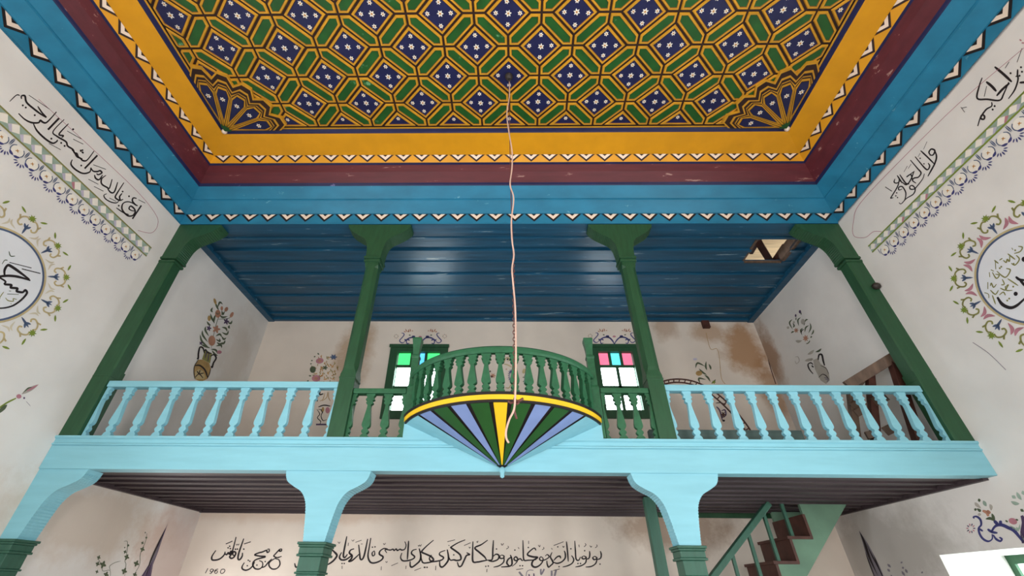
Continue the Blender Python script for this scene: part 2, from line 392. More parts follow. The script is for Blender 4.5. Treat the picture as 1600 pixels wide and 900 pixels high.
def cell(mb, poly, fieldm, z=ZP, w1=.009, w2=.021, lift=.012):
    """a raised yellow frame with chamfered sides round a recessed coloured field"""
    poly = inset(poly, w1)
    if len(poly) < 3 or abs(parea(poly)) < 2e-4: return None
    inn = inset(poly, w2)
    A = [(x, y, z) for x, y in poly]
    top = inset(poly, .004)
    if len(inn) < 3 or len(top) < 3:
        mb.face([(x, y, z-lift*.6) for x, y in poly], 1); return None
    def loop(p, zz): return [(x, y, zz) for x, y in p]
    cols = 1
    # frame as three strips (outer chamfer, flat, inner chamfer) using polygons with matching vertex counts
    lo, hi, ih, il = poly, inset(poly, .005), inset(poly, w2-.003), inn
    if len({len(lo), len(hi), len(ih), len(il)}) == 1:
        def align(p, ref):
            n = len(p); k = min(range(n), key=lambda s: sum((p[(i+s) % n][0]-ref[i][0])**2+(p[(i+s) % n][1]-ref[i][1])**2 for i in range(n)))
            return p[k:]+p[:k]
        hi, ih, il = align(hi, lo), align(ih, lo), align(il, lo); n = len(lo)
        for (p, zp, q, zq, mm) in ((lo, z, hi, z-lift, 4), (hi, z-lift, ih, z-lift, 1), (ih, z-lift, il, z-.004, 9)):
            for i in range(n):
                j = (i+1) % n; mb.face([(*p[i], zp), (*p[j], zp), (*q[j], zq), (*q[i], zq)], 4 if mm == 9 else 1)
    else:
        mb.face(loop(poly, z-.003), 1)
    mb.face(loop(il, z-.006), fieldm)
    return il
mb = MB()
mb.face([(PX0-.02, PY0-.02, ZP+.002), (PX1+.02, PY0-.02, ZP+.002), (PX1+.02, PY1+.02, ZP+.002), (PX0-.02, PY1+.02, ZP+.002)], 0)
ex0, ex1, ey1 = PX0+.018, PX1-.018, PY1-.016
mb.face([(PX0, PY1, ZP-.01), (PX1, PY1, ZP-.01), (ex1, ey1, ZP-.01), (ex0, ey1, ZP-.01)], 1)
mb.face([(PX0, PY1, ZP-.01), (ex0, ey1, ZP-.01), (ex0, PY0, ZP-.01), (PX0, PY0, ZP-.01)], 1)
mb.face([(PX1, PY1, ZP-.01), (ex1, ey1, ZP-.01), (ex1, PY0, ZP-.01), (PX1, PY0, ZP-.01)], 1)
BX = (ex0+.004, ex1-.004, -2.3, ey1-.004)
for j in range(-1, 21):
    cy_ = y_edge-j*py/2
    for i in range(-7, 8):
        cx_ = hk[0]+(i+(j % 2)/2)*px
        dia = clip([(cx_+hx, cy_), (cx_, cy_+hy), (cx_-hx, cy_), (cx_, cy_-hy)], *BX)
        if len(dia) >= 3:
            il = cell(mb, dia, 2)
            for (fx, fy, fr) in ((0, 0, .028), (-.185, 0, .021), (.185, 0, .021), (0, .185, .021), (0, -.185, .021)):
                X, Y = cx_+fx*px*.92, cy_+fy*py*.92
                if il and BX[0]+.035 < X < BX[1]-.035 and Y < BX[3]-.03: flower(mb, X+random.uniform(-.006, .006), Y+random.uniform(-.006, .006), ZP-.0075, fr, 5, 6, random.random())
        for sx in (1, -1):
            def Q(ax, ay): return (cx_+sx*ax, cy_-ay)
            hexp = clip([Q(hx, 0), Q(px/2, 0), Q(px/2, py/2-hy), Q(px/2-hx, py/2), Q(0, py/2), Q(0, hy)], *BX)
            if len(hexp) >= 3: cell(mb, hexp, 3)
ceil = struct('ceiling', mb, [M['umber'], M['gold'], M['navy'], M['field'], M['edge'], M['white'], M['ochre']], 'yellow lattice ceiling panel of navy flowered diamonds and green lozenges', 'ceiling')
# corner fans of the panel
def fan(sx):
    mb = MB(); X0 = PX0 if sx > 0 else PX1; Y0 = PY1
    zf = ZP-.03
    def P(r, a, z): return (X0+sx*r*cos(a), Y0-r*sin(a), z)
    n = 5; K = []
    R0, R1 = .66, .575
    for k in range(n):
        a0, a1 = k*pi/2/n, (k+1)*pi/2/n; am = (a0+a1)/2
        K += [(R1, a0), (R0, am-.06), (R0, am+.06)]
    K.append((R1, pi/2))
    def zig(s): return [(r*s, a) for r, a in K]
    bands = [(1.0, .965, 1), (.965, .885, 0), (.885, .85, 1), (.85, .81, 0), (.81, 0, 1)]
    for s0, s1, m in bands:
        A, B = zig(s0), zig(max(s1, .001))
        for i in range(len(A)-1): mb.face([P(*A[i], zf), P(*A[i+1], zf), P(*B[i+1], zf), P(*B[i], zf)], m)
    A = zig(1.0)
    for i in range(len(A)-1): mb.face([P(*A[i], zf), P(*A[i+1], zf), P(*A[i+1], ZP), P(*A[i], ZP)], 1)
    for k in range(n):
        a0, a1 = k*pi/2/n, (k+1)*pi/2/n; am = (a0+a1)/2; w = (a1-a0)/2
        for (s, gap, dz, m) in ((.795, .003, .002, 0), (.775, .007, .004, 1), (.742, .016, .006, 0), (.734, .0185, .008, 2)):
            # petal with edges a constant gap inside the wedge
            r0 = gap/sin(w)+.03; rs = R1*s*.985; hw = w-gap/rs; ht = min(.06*1.1, hw*.6)
            mb.face([P(r0, am, zf-dz), P(rs, am-hw, zf-dz), P(R0*s, am-ht, zf-dz), P(R0*s, am+ht, zf-dz), P(rs, am+hw, zf-dz)], m)
        p = P(.385, am, 0); flower(mb, p[0], p[1], zf-.010, .026, 3, 4, am)
    pts = [P(.085*(1 if i % 2 else .8), pi/2*i/8, zf-.014) for i in range(9)]
    mb.face([P(0.005, .7, zf-.014)]+pts, 5)
    o = link('corner_fan', mb, [M['umber'], M['gold'], M['navy'], M['white'], M['ochre'], M['bowlgreen']], ceil)
    kb = MB(); kb.ball((X0-sx*.012, Y0+.012, ZP-.028), .026)
    link('corner_knob', kb, M['cream'], ceil)
fan(1); fan(-1)

# ---- ceiling over the gallery: blue boards with a broken-out opening
GY0 = 3.34; ZG = 4.83
HX0, HX1, HY0, HY1 = 6.31, 6.76, 3.60, 4.03
mb = MB()
mb.box(0, W, GY0, 3.49, 4.80, 5.0)                 # front beam
ys = [3.49, 3.60, 3.82, 4.03, 4.28, 4.52, 4.76, 5.0, 5.2, YB]
for k in range(len(ys)-1):
    dz = .012*(k % 2)+random.uniform(0, .006); a, b = ys[k]+.004, ys[k+1]-.004
    spans = [(0, HX0), (HX1, W)] if HY0-.02 < (a+b)/2 < HY1+.02 else [(0, W)]
    for x0, x1 in spans: mb.box(x0, x1, a, b, ZG+dz-.0, ZG+.028+dz)
    if len(spans) == 1: mb.box(0, W, b-.012, b+.02, ZG-.008, ZG+.02)   # cover lath on the joint
    else:
        mb.box(0, HX0, b-.012, b+.02, ZG-.008, ZG+.02); mb.box(HX1, W, b-.012, b+.02, ZG-.008, ZG+.02)
mb.box(0, .085, 3.49, YB, 4.79, ZG+.03); mb.box(W-.085, W, 3.49, YB, 4.79, ZG+.03); mb.box(.085, W-.085, YB-.05, YB, 4.80, ZG+.03)
struct('ceiling', mb, M['bluedark'], 'blue boarded ceiling over the gallery with one broken opening', 'ceiling')
mb = MB()
for k in range(13): mb.box(4.6, 8.2, 2.6+k*.32, 2.6+k*.32+.31, 5.46+.02*k, 5.48+.02*k)
struct('ceiling', mb, M['board'], 'pale roof boards seen through the broken opening', 'roof boards')
mb = MB(); q_ = onz(1207, 414, 4.99); mb.bar(onz(1186, 380, 4.99), q_, .075, .07); mb.bar(onz(1228, 384, 4.99), q_, .06, .06); mb.bar((6.60, 3.4, 5.2), (6.64, 4.3, 5.2), .04, .04); mb.bar((6.2, 3.70, 5.02), (6.9, 3.70, 5.02), .05, .07)
tag(link('roof_strut', mb, M['rust']), 'dark crossing roof timbers inside the broken ceiling opening', 'roof timber')
mb = MB()
for (x0, x1, y0, y1) in ((HX0, HX1, HY0-.02, HY0), (HX0, HX1, HY1, HY1+.02), (HX1-.0, HX1+.03, HY0, HY1), (HX0-.02, HX0, HY0, HY1)):
    mb.box(x0, x1, y0, y1, ZG+.004, ZG+(.03 if y0 >= HY1 or x1 <= HX0 else .15))
tag(link('opening_frame', mb, M['wood']), 'bare brown timber edges of the broken ceiling opening', 'frame')

# ---- gallery floor, soffit boards
mb = MB(); mb.box(0, W, 3.46, YB, 2.40, 2.53)
struct('floor', mb, M['wood'], 'wooden floor of the gallery', 'floor')
mb = MB()
k = 0; y = YF+.118
while y < YB-.03:
    w = .19; dz = random.uniform(0, .006)
    mb.box(0, W, y+.003, min(y+w, YB)-.003, 2.335+dz, 2.362+dz)
    mb.box(0, W, y-.004, y+.026, 2.322, 2.345); y += w
mb.box(0, W, YB-.035, YB, 2.300, 2.40); mb.box(0, .04, 3.42, YB, 2.305, 2.4); mb.box(W-.04, W, 3.42, YB, 2.305, 2.4)
struct('ceiling', mb, M['soffit'], 'dark purple brown boarded underside of the gallery', 'ceiling')

mb = MB(); mb.box(5.1, 6.45, YB-.045, YB-.036, 2.29, 2.40)
tag(link('stairwell_board', mb, M['green']), 'dark green board on the end wall behind the top of the stairs', 'board')
# ---- windows
def gallery_window(name, wb, cols, lower, label):
    x0, x1, z0, z1 = wb; mb = MB(); y = YB
    t = .075
    for (a, b, c, d) in ((x0-.03, x0+t, z0-.03, z1+.02), (x1-t, x1+.03, z0-.03, z1+.02), (x0+t, x1-t, z1-t, z1+.02), (x0+t, x1-t, z0-.03, z0+t)):
        mb.box(a, b, y-.03, y+.07, c, d)
    mb.box(x0-.045, x1+.045, y-.045, y-.03, z1-.01, z1+.035)
    ix0, ix1, iz0, iz1 = x0+t, x1-t, z0+t, z1-t
    zt = iz1-.20; zm = (iz0+zt)/2
    mb.box(ix0, ix1, y+.01, y+.05, zt-.02, zt+.02); mb.box(ix0, ix1, y+.01, y+.05, zm-.03, zm+.03)
    wd = (ix1-ix0)
    for k in (1, 2): mb.box(ix0+wd*k/3-.018, ix0+wd*k/3+.018, y+.01, y+.05, zt+.02, iz1)
    for k in range(1, lower): mb.box(ix0+wd*k/lower-.02, ix0+wd*k/lower+.02, y+.01, y+.05, iz0, zt-.02)
    o = struct(name, mb, M['green'], label, 'window')
    for k in range(3):
        g = MB(); g.box(ix0+wd*k/3+.01, ix0+wd*(k+1)/3-.01, y+.026, y+.034, zt+.01, iz1+.01)
        link('coloured_pane', g, M[cols[k]], o)['label'] = {'pane_green': 'green glass pane', 'pane_blue': 'blue glass pane', 'pane_red': 'pink glass pane', 'pane_cyan': 'turquoise glass pane'}[cols[k]]
    for r in ((iz0-.01, zm-.02), (zm+.02, zt-.01)):
        for k in range(lower):
            g = MB(); g.box(ix0+wd*k/lower+.01, ix0+wd*(k+1)/lower-.01, y+.026, y+.034, r[0], r[1]); link('clear_pane', g, M['pane_white'], o)
    return o
gallery_window('window_1', WB1, ('pane_green', 'pane_blue', 'pane_green'), 2, 'left gallery window with green and blue upper panes in dark green frame')
gallery_window('window_2', WB2, ('pane_red', 'pane_cyan', 'pane_red'), 2, 'right gallery window with pink and turquoise upper panes in dark green frame')
y0, y1, z0, z1 = SWIN
mb = MB()
for (a, b, c, d) in ((y0, y0+.09, z0, z1), (y1-.05, y1, z0, z1), (y0+.09, y1-.05, z1-.06, z1), (y0+.09, y1-.05, z0, z0+.09), ((y0+y1)/2-.2, (y0+y1)/2-.14, z0+.09, z1-.06)):
    mb.box(W+.52, W+.58, a, b, c, d)
w3 = struct('window_3', mb, M['green'], 'overexposed low window in the right wall below the gallery', 'window')
g = MB(); g.box(W+.545, W+.555, y0+.05, y1-.03, z0+.05, z1-.03); link('pane', g, M['pane_day'], w3)
n = 4
for sidex, sg in ((0, -1), (W, 1)):
    for (a, b) in SIDE_WIN:
        mb = MB(); x = sidex+sg*.2
        for (p, q, c, d) in ((a, a+.06, WZ0, WZ1), (b-.06, b, WZ0, WZ1), (a+.06, b-.06, WZ1-.06, WZ1), (a+.06, b-.06, WZ0, WZ0+.06), ((a+b)/2-.03, (a+b)/2+.03, WZ0+.06, WZ1-.06)):
            mb.box(x-.03, x+.03, p, q, c, d)
        struct('window_%d' % n, mb, M['green'], 'green framed window of the hall beside the viewer', 'window'); n += 1

# ============================================================ the gallery front
FX = lambda u, v, a: (u, a, v)      # profile in x,z extruded along y
def catmull(P, n=6):
    out = []
    for i in range(len(P)-1):
        p0, p1, p2, p3 = P[max(i-1, 0)], P[i], P[i+1], P[min(i+2, len(P)-1)]
        for k in range(n):
            t = k/n
            out.append(tuple(.5*((2*p1[c])+(-p0[c]+p2[c])*t+(2*p0[c]-5*p1[c]+4*p2[c]-p3[c])*t*t+(-p0[c]+3*p1[c]-3*p2[c]+p3[c])*t**3) for c in range(len(p1))))
    out.append(tuple(P[-1])); return out
# ---- light blue beam
t = thing('gallery_beam', (W/2, YF, 2.32), 'long light blue painted beam carrying the gallery front', 'beam')
mb = MB(); mb.box(0, W, YF, YF+.115, 2.32, 2.488); link('beam', mb, M['cyan'], t, .004)
mb = MB(); mb.prism([(YF+.006, 2.488), (YF-.006, 2.494), (YF-.008, 2.502), (YF+.002, 2.510), (YF+.002, 2.535), (YF-.012, 2.545), (YF-.012, 2.56), (YF+.13, 2.56), (YF+.13, 2.488)], lambda u, v, a: (a, u, v), 0, W)
link('top_moulding', mb, M['cyan'], t)

# ---- upper posts
CAPP = [(.335, 4.795), (.33, 4.765), (.275, 4.70), (.20, 4.645), (.13, 4.595), (.095, 4.53), (.08, 4.44), (.074, 4.345)]
def serrate(P, amp=.0035):
    Q = catmull(P[1:], 9); out = [P[0]]
    for i, (a, b) in enumerate(Q): out += [(a+(amp if i % 2 else -amp*.3), b)]
    out[-1] = P[-1]; return out
def gallery_post(cx, side, label):
    """side 0: free post with a two-winged capital; +1/-1: half post against the left/right wall"""
    t = thing('gallery_post', (cx, YF+.07, 2.56), label, 'post', 'green posts of the gallery front')
    ya, yb = YF+.005, YF+.135
    pr_ = serrate(CAPP)
    if side == 0:
        poly = [(cx+a, b) for a, b in pr_]+[(cx-a, b) for a, b in pr_[::-1]]; hw = .066
    else:
        x0 = 0 if side > 0 else W
        k = 1.12
        poly = [(x0+side*(.075+a*k), b) for a, b in pr_]+[(x0, 4.345), (x0, 4.795)]; hw = None
    mb = MB(); mb.prism(poly, FX, ya, yb+.01); link('capital', mb, M['green'], t)
    mb = MB(); mb2 = MB(); mb3 = MB()
    if side == 0:
        c = (cx, (ya+yb)/2)
        for (z0, z1, r) in ((4.325, 4.35, .085), (4.285, 4.31, .079), (4.31, 4.325, .072)): mb.box(cx-r, cx+r, c[1]-r, c[1]+r, z0, z1)
        h, q = .0655, .034
        def octo(h, q, z): return [(cx-h, c[1]-q, z), (cx-q, c[1]-h, z), (cx+q, c[1]-h, z), (cx+h, c[1]-q, z), (cx+h, c[1]+q, z), (cx+q, c[1]+h, z), (cx-q, c[1]+h, z), (cx-h, c[1]+q, z)]
        rings = [octo(h, h-.001, 3.06), octo(h, h-.001, 3.085), octo(h*.97, q*1.3, 3.13), octo(h, q, 3.165), octo(h*.98, q, 4.22), octo(h, h-.002, 4.25), octo(h, h-.002, 4.29)]
        i = len(mb2.v)
        for r in rings: mb2.v += r
        for k in range(len(rings)-1):
            for j in range(8):
                l = (j+1) % 8; mb2.f.append([i+k*8+j, i+k*8+l, i+(k+1)*8+l, i+(k+1)*8+j]); mb2.m.append(0); mb2.sm.append(False)
        mb3.box(cx-h, cx+h, c[1]-h, c[1]+h, 2.56, 3.065)
        mb3.box(cx-h-.004, cx+h+.004, c[1]-h-.004, c[1]+h+.004, 3.045, 3.062)
    else:
        x0 = 0 if side > 0 else W
        b = lambda m, w, z0, z1, e=0: m.box(min(x0, x0+side*w), max(x0, x0+side*w), ya-e, yb+e, z0, z1)
        b(mb, .168, 4.325, 4.35, .012); b(mb, .160, 4.285, 4.31, .008)
        w0, w1 = .147, .147
        pl = [(x0, ya), (x0+side*(w0-.012), ya+.002), (x0+side*w0, ya+.014), (x0+side*w0, yb-.014), (x0+side*(w0-.012), yb-.002), (x0, yb)]
        mb2.prism(pl, lambda u, v, a: (u, v, a), 3.125, 4.30)
        b(mb3, .15, 2.56, 3.13); b(mb3, .152, 3.055, 3.067, .002)
    link('collar', mb, M['green'], t, .003); link('shaft', mb2, M['green'], t); link('base_block', mb3, M['green'], t, .003)
P1, P2 = 2.16, 4.71
gallery_post(.07, 1, 'green half post with curved bracket against the left wall')
gallery_post(P1, 0, 'green gallery post left of the bow balcony with winged capital')
gallery_post(P2, 0, 'green gallery post right of the bow balcony with winged capital')
gallery_post(W-.07, -1, 'green half post with curved bracket against the right wall')

# ---- lower posts with light blue consoles
CONS = [(.315, 2.32), (.308, 2.292), (.285, 2.25), (.235, 2.217), (.165, 2.178), (.12, 2.115), (.098, 2.03), (.083, 1.94), (.072, 1.868)]
def hall_post(cx, half, label):
    t = thing('hall_post', (cx, YF+.09, 0), label, 'post', 'posts carrying the gallery beam')
    ya, yb = YF+.012, YF+.150
    pr_ = serrate(CONS, .003)
    zb = 1.868
    if not half: poly = [(cx+a, b) for a, b in pr_]+[(cx-a, b) for a, b in pr_[::-1]]
    else: poly = [(.048+a*1.03, b if b > 1.9 else b) for a, b in pr_]+[(0, 1.868), (0, 2.32)]
    mb = MB(); mb.prism(poly, FX, ya, yb); c = link('console', mb, M['cyan'], t); c['label'] = 'light blue curved console'
    mb, m2 = MB(), MB(); yc = (ya+yb)/2
    if half: ext = lambda r: (0, .045+r)
    else: ext = lambda r: (cx-r, cx+r)
    for (z0, z1, r) in ((1.852, 1.868, .098), (1.838, 1.852, .090), (1.80, 1.838, .083), (1.785, 1.80, .090), (1.70, 1.785, .074), (1.688, 1.70, .082)):
        a, b = ext(r); mb.box(a, b, yc-r, yc+r, z0, z1)
    a, b = ext(.072); m2.box(a, b, yc-.072, yc+.072, .0, 1.69); a, b = ext(.1); m2.box(a, b, yc-.1, yc+.1, 0, .25)
    link('cap', mb, M['teal'], t, .004); link('shaft', m2, M['teal'], t, .006)
hall_post(.06, True, 'half post with light blue console against the left wall below the gallery')
hall_post(2.165, False, 'dark green post with light blue console in front of the painted inscription')
hall_post(4.695, False, 'dark green post with light blue console beside the stairs')

# ---- balustrades
PROF = [(0, .036), (.04, .036), (.06, .028), (.095, .027), (.11, .034), (.14, .035), (.155, .021), (.18, .024), (.205, .029), (.23, .024), (.25, .0135),
        (.30, .0135), (.40, .018), (.55, .026), (.66, .032), (.71, .0325), (.745, .026), (.765, .014), (.785, .016), (.815, .026), (.845, .028), (.875, .020), (.89, .014), (.91, .024), (.94, .032), (1.0, .034)]
def bal_poly(cx, z0, z1, k=1.0, half=0):
    h = z1-z0
    Rr = [(cx+w*k, z1-tt*h) for tt, w in PROF]; Lr = [(cx-w*k, z1-tt*h) for tt, w in PROF]
    if half > 0: return Rr+[(cx, z0), (cx, z1)]
    if half < 0: return [(cx, z1), (cx, z0)]+Lr[::-1]
    return Rr+Lr[::-1]
def balustrade(x0, x1, n, zr0, zr1, m, label, bottom=False):
    t = thing('balustrade', ((x0+x1)/2, YF+.05, 2.56), label, 'balustrade')
    mb = MB(); mb.box(x0, x1, YF+.015, YF+.085, zr0, zr1); link('top_rail', mb, m, t, .006)
    p = (x1-x0)/n
    mb = MB(); mb.prism(bal_poly(x0+p, 2.56, zr0), FX, YF+.032, YF+.066); b0 = link('baluster', mb, m, t)
    for k in range(2, n): copy_part(b0, dx=(k-1)*p)
    for x, s in ((x0, 1), (x1, -1)):
        mb = MB(); mb.prism(bal_poly(x, 2.56, zr0, 1, s), FX, YF+.032, YF+.066); link('half_baluster', mb, m, t)
    if bottom:
        mb = MB(); mb.box(x0, x1, YF+.02, YF+.08, 2.56, 2.572); link('bottom_rail', mb, m, t)
    return t
balustrade(.155, P1-.067, 10, 2.968, 3.022, M['cyan'], 'light blue balustrade on the left half of the gallery')
balustrade(P2+.067, W-.155, 12, 2.955, 3.008, M['cyan'], 'light blue balustrade on the right half of the gallery')
balustrade(P1+.067, 2.664, 3, 2.922, 2.965, M['bowgreen'], 'short green balustrade between left gallery post and bow balcony', True)
balustrade(4.25, P2-.067, 3, 2.935, 2.978, M['bowgreen'], 'short green balustrade between bow balcony and right gallery post', True)

# ---- bow balcony
BC, BR = 3.45, .842; BYC = YF-.49+BR
t = thing('bow_balcony', (BC, YF, 2.32), 'bow-fronted balcony with striped conical bowl and green balusters at gallery centre', 'balcony')
def arc(a, z, r=BR): g = radians(a); return (BC+r*sin(g), BYC-r*cos(g), z)
APX = (BC-.005, YF-.012, 2.335)
ZB = 2.668
EDG = [-65.3, -47.6, -37, -26, -15.8, -4.4, 4.4, 15.8, 26, 37, 47.6, 65.3]
SM = ['cyan', 'lav', 'bowlgreen', 'lav', 'bowlgreen', 'sun', 'bowlgreen', 'lav', 'bowlgreen', 'lav', 'cyan']
LBL = {'cyan': 'light blue flank', 'lav': 'lavender stripe', 'bowlgreen': 'green stripe', 'sun': 'yellow centre stripe'}
mb = MB()     # dark core of the bowl, seen as the ribs between the stripes
G = [arc(-65.3+130.6*i/40, ZB, BR-.012) for i in range(41)]
for i in range(40): mb.face([G[i], G[i+1], (APX[0], APX[1]+.006, APX[2]+.006)], 0, True)
mb.face([*G[::-1]])
link('bowl', mb, M['black'], t)
def towards(p, q, s): return tuple(p[i]+(q[i]-p[i])*s for i in range(3))
for k, m in enumerate(SM):
    a, b = EDG[k], EDG[k+1]
    g = 1.05 if 0 < k < 10 else .5
    if k == 0: b -= .8; a -= 0
    elif k == 10: a += .8
    else: a += g; b -= g
    mb = MB(); n = 6; top = [arc(a+(b-a)*i/n, ZB, BR-.004) for i in range(n+1)]
    for i in range(n):
        r0 = [towards(top[i], APX, s) for s in (0, .5, .93 if m != 'cyan' else .99)]; r1 = [towards(top[i+1], APX, s) for s in (0, .5, .93 if m != 'cyan' else .99)]
        am = (a+b)/2
        def shr(p, q, s):   # narrow the stripe towards the apex so that the ribs keep their width
            return p
        for j in range(2): mb.face([r0[j], r1[j], r1[j+1], r0[j+1]], 0, True)
    o = link('stripe', mb, M[m], t); o['label'] = LBL[m]
for (z0, z1, r, m, nm, lb) in ((ZB-.004, ZB+.014, BR, 'black', 'rim_edge', 'dark lower rim line'), (ZB+.014, ZB+.048, BR+.006, 'sun', 'rim_band', 'yellow rim band'), (ZB+.048, ZB+.068, BR+.012, 'black', 'rim_edge', 'dark upper rim line')):
    mb = MB(); n = 48; A = [-65.3+130.6*i/n for i in range(n+1)]
    for i in range(n):
        p, q = A[i], A[i+1]
        mb.face([arc(p, z0, r), arc(q, z0, r), arc(q, z1, r), arc(p, z1, r)], 0, True)
        mb.face([arc(p, z0, r), arc(q, z0, r), arc(q, z0, r-.06), arc(p, z0, r-.06)], 0)
        mb.face([arc(p, z1, r), arc(q, z1, r), arc(q, z1, r-.06), arc(p, z1, r-.06)], 0)
    link(nm, mb, M[m], t)['label'] = lb
mb = MB(); mb.face([arc(-65.3+130.6*i/40, ZB+.06) for i in range(41)]); mb.face([arc(-65.3+130.6*i/40, ZB+.03) for i in range(41)][::-1]); link('deck', mb, M['wood'], t)
mb = MB(); mb.box(2.685, 4.215, YF-.004, YF+.08, 2.56, ZB+.04); link('fascia_panel', mb, M['cyan'], t)['label'] = 'light blue panel behind the bowl'
mb = MB(); mb.lathe([(.004, -.05), (.016, -.04), (.013, -.02), (.022, 0), (.016, .02), (.004, .03)], (APX[0], APX[1]-.006, APX[2]-.012), 12); link('finial', mb, M['cyan'], t)
ZR0, ZR1 = 3.04, 3.098
mb = MB()
for k in range(-8, 9):
    a = k*7.2; g = radians(a); mb = MB(); r = BR-.03
    def fn(u, v, w): return (BC+(r+w)*sin(g)+u*cos(g), BYC-(r+w)*cos(g)+u*sin(g), v)
    mb.prism(bal_poly(0, ZB+.068, ZR0, 1.0), fn, -.017, .017); link('baluster', mb, M['bowgreen'], t)
mb = MB()
sec = [(-.03, -.005), (-.03, .02), (-.018, .034), (.018, .034), (.03, .02), (.03, -.005), (.018, -.02), (-.018, -.02)]
A = [-64.5+129*i/60 for i in range(61)]
for i in range(60):
    for j in range(8):
        (u0, v0), (u1, v1) = sec[j], sec[(j+1) % 8]
        mb.face([arc(A[i], ZR0+.024+v0, BR-.03+u0), arc(A[i+1], ZR0+.024+v0, BR-.03+u0), arc(A[i+1], ZR0+.024+v1, BR-.03+u1), arc(A[i], ZR0+.024+v1, BR-.03+u1)])
link('handrail', mb, M['bowgreen'], t)
for cx_ in (2.705, 4.205):
    mb = MB(); r = .042
    mb.lathe([(r*1.2, 2.57), (r*1.2, 2.98), (r, 3.0), (r, 3.24), (r*1.15, 3.25), (r*1.15, 3.265), (r*.85, 3.275), (r*1.0, 3.34), (r*1.35, 3.42), (r*1.3, 3.435)], (cx_, YF+.045, 0), 4, 0, False, pi/4)
    link('newel_post', mb, M['bowgreen'], t)

# ---- hanging cable and chain, ceiling hook
hp = onz(795, 118, ZP); RY = hp[1]
t = thing('ceiling_hook', (hp[0], RY, ZP-.02), 'dark iron hook and boss in the centre of a ceiling diamond', 'hook')
mb = MB(); mb.lathe([(.034, 0), (.036, -.012), (.028, -.034), (.012, -.046), (.004, -.048)], (hp[0], RY, ZP-.008), 14); link('boss', mb, M['iron'], t)
mb = MB(); mb.tube([(hp[0]+.018*cos(g), RY, ZP-.072+.02*sin(g)) for g in [pi/2+2*pi*i/14 for i in range(14)]], .0035, 6); link('ring', mb, M['iron'], t)
CP = [(796, 128), (796, 150), (792, 178), (795, 205), (800, 236), (800, 262), (797, 288), (802, 305), (802, 320), (799, 345), (800, 375), (803, 398), (800, 420), (802, 445), (805, 480), (806, 530), (806, 580), (805, 618), (803, 640), (796, 655), (791, 672), (791, 684), (795, 692)]
cp = [ony(u, v, RY-.012) for u, v in CP]
mb = MB(); mb.tube(catmull(cp, 4), .0049, 8)
tag(link('hanging_cable', mb, M['cable']), 'pale pink cable hanging from the ceiling hook past the balcony', 'cable')
t = thing('hanging_chain', (hp[0]-.03, RY, 2.23), 'thin rusty chain hanging from the ceiling hook beside the pale cable', 'chain')
c0 = (hp[0], RY, ZP-.09); c1 = ony(802, 400, RY+.012); c2 = ony(804.5, 628, RY+.012)
mb = MB(); mb.tube(catmull([c0, ony(796, 185, RY+.01), ony(798, 290, RY+.01), c1], 4), .0035, 6); link('wire', mb, M['chain'], t)
mb = MB(); n = 44
for k in range(n):
    p = towards(c1, c2, (k+.5)/n); l = abs(c1[2]-c2[2])/n*.62; ax = (1, 0) if k % 2 else (0, 1)
    mb.tube([(p[0]+ax[0]*.0065*cos(g), p[1]+ax[1]*.0065*cos(g), p[2]+l*sin(g)) for g in [2*pi*i/8 for i in range(9)]], .0025, 5)
link('chain_links', mb, M['chain'], t)
mb = MB()
for dx, dz in ((-.02, -.01), (.012, -.016), (.026, .004), (0, -.03)): mb.tube([(c2[0], c2[1], c2[2]), (c2[0]+dx, c2[1]-.01, c2[2]+dz), (c2[0]+dx*1.6, c2[1]-.005, c2[2]+dz+.012)], .006, 6)
mb.tube([(c2[0], c2[1], c2[2]), (c2[0]-.003, c2[1], c2[2]-.05), (c2[0]+.006, c2[1], c2[2]-.085)], .006, 6)
link('end_hook', mb, M['chain'], t)

# ---- things on the gallery: trestle, arched rack, loose board
q8 = lambda x, y: (1300+x/5.622, 540+y/5.622)
def g3(x, y, yy): return ony(*q8(x, y), yy)
t = thing('wooden_trestle', (6.5, 3.65, 2.53), 'weathered brown wooden trestle leaning behind the right balustrade', 'trestle')
def down(p): return (p[0], p[1], 2.531)
ap = g3(535, 105, 3.54); lo = g3(130, 355, 3.74)
def part_bar(nm, p, q, w, d, m='wood', up=(0, 1, 0)):
    mb = MB(); mb.bar(p, q, w, d, 0, up); return link(nm, mb, M[m], t, .004)
part_bar('top_rail', lo, ap, .085, .06)
e = g3(640, 660, 3.56); part_bar('leg', (ap[0]+.01, ap[1]+.02, ap[2]+.02), (e[0], e[1], 2.532), .07, .06, 'rust')
a_ = g3(330, 240, 3.68); e = g3(318, 770, 3.70); part_bar('leg', a_, (e[0]-.02, e[1], 2.532), .06, .055, 'rust')
a_ = g3(165, 420, 3.74); e = g3(140, 790, 3.76); part_bar('leg', a_, (e[0], e[1], 2.532), .055, .05, 'wood')
part_bar('cross_rail', g3(365, 500, 3.68), g3(470, 445, 3.57), .075, .04)
part_bar('cross_rail', g3(465, 755, 3.66), g3(580, 700, 3.57), .07, .04)
part_bar('brace', g3(180, 545, 3.73), g3(275, 485, 3.69), .07, .03)
part_bar('brace', g3(205, 600, 3.73), g3(270, 565, 3.70), .06, .03)
part_bar('brace', g3(235, 350, 3.73), g3(300, 270, 3.70), .04, .03)
part_bar('bottom_rail', g3(300, 792, 3.68), g3(412, 770, 3.64), .06, .04)
q1 = lambda x, y: (1020+x/3.333, 540+y/3.333)
t = thing('arched_rack', (5.1, 4.3, 2.53), 'dark arched ladder-like rack standing behind the right balustrade', 'rack')
OUT = [(10, 215), (35, 195), (60, 184), (110, 175), (170, 177), (230, 192), (290, 220), (350, 262), (420, 328), (480, 400), (515, 452)]
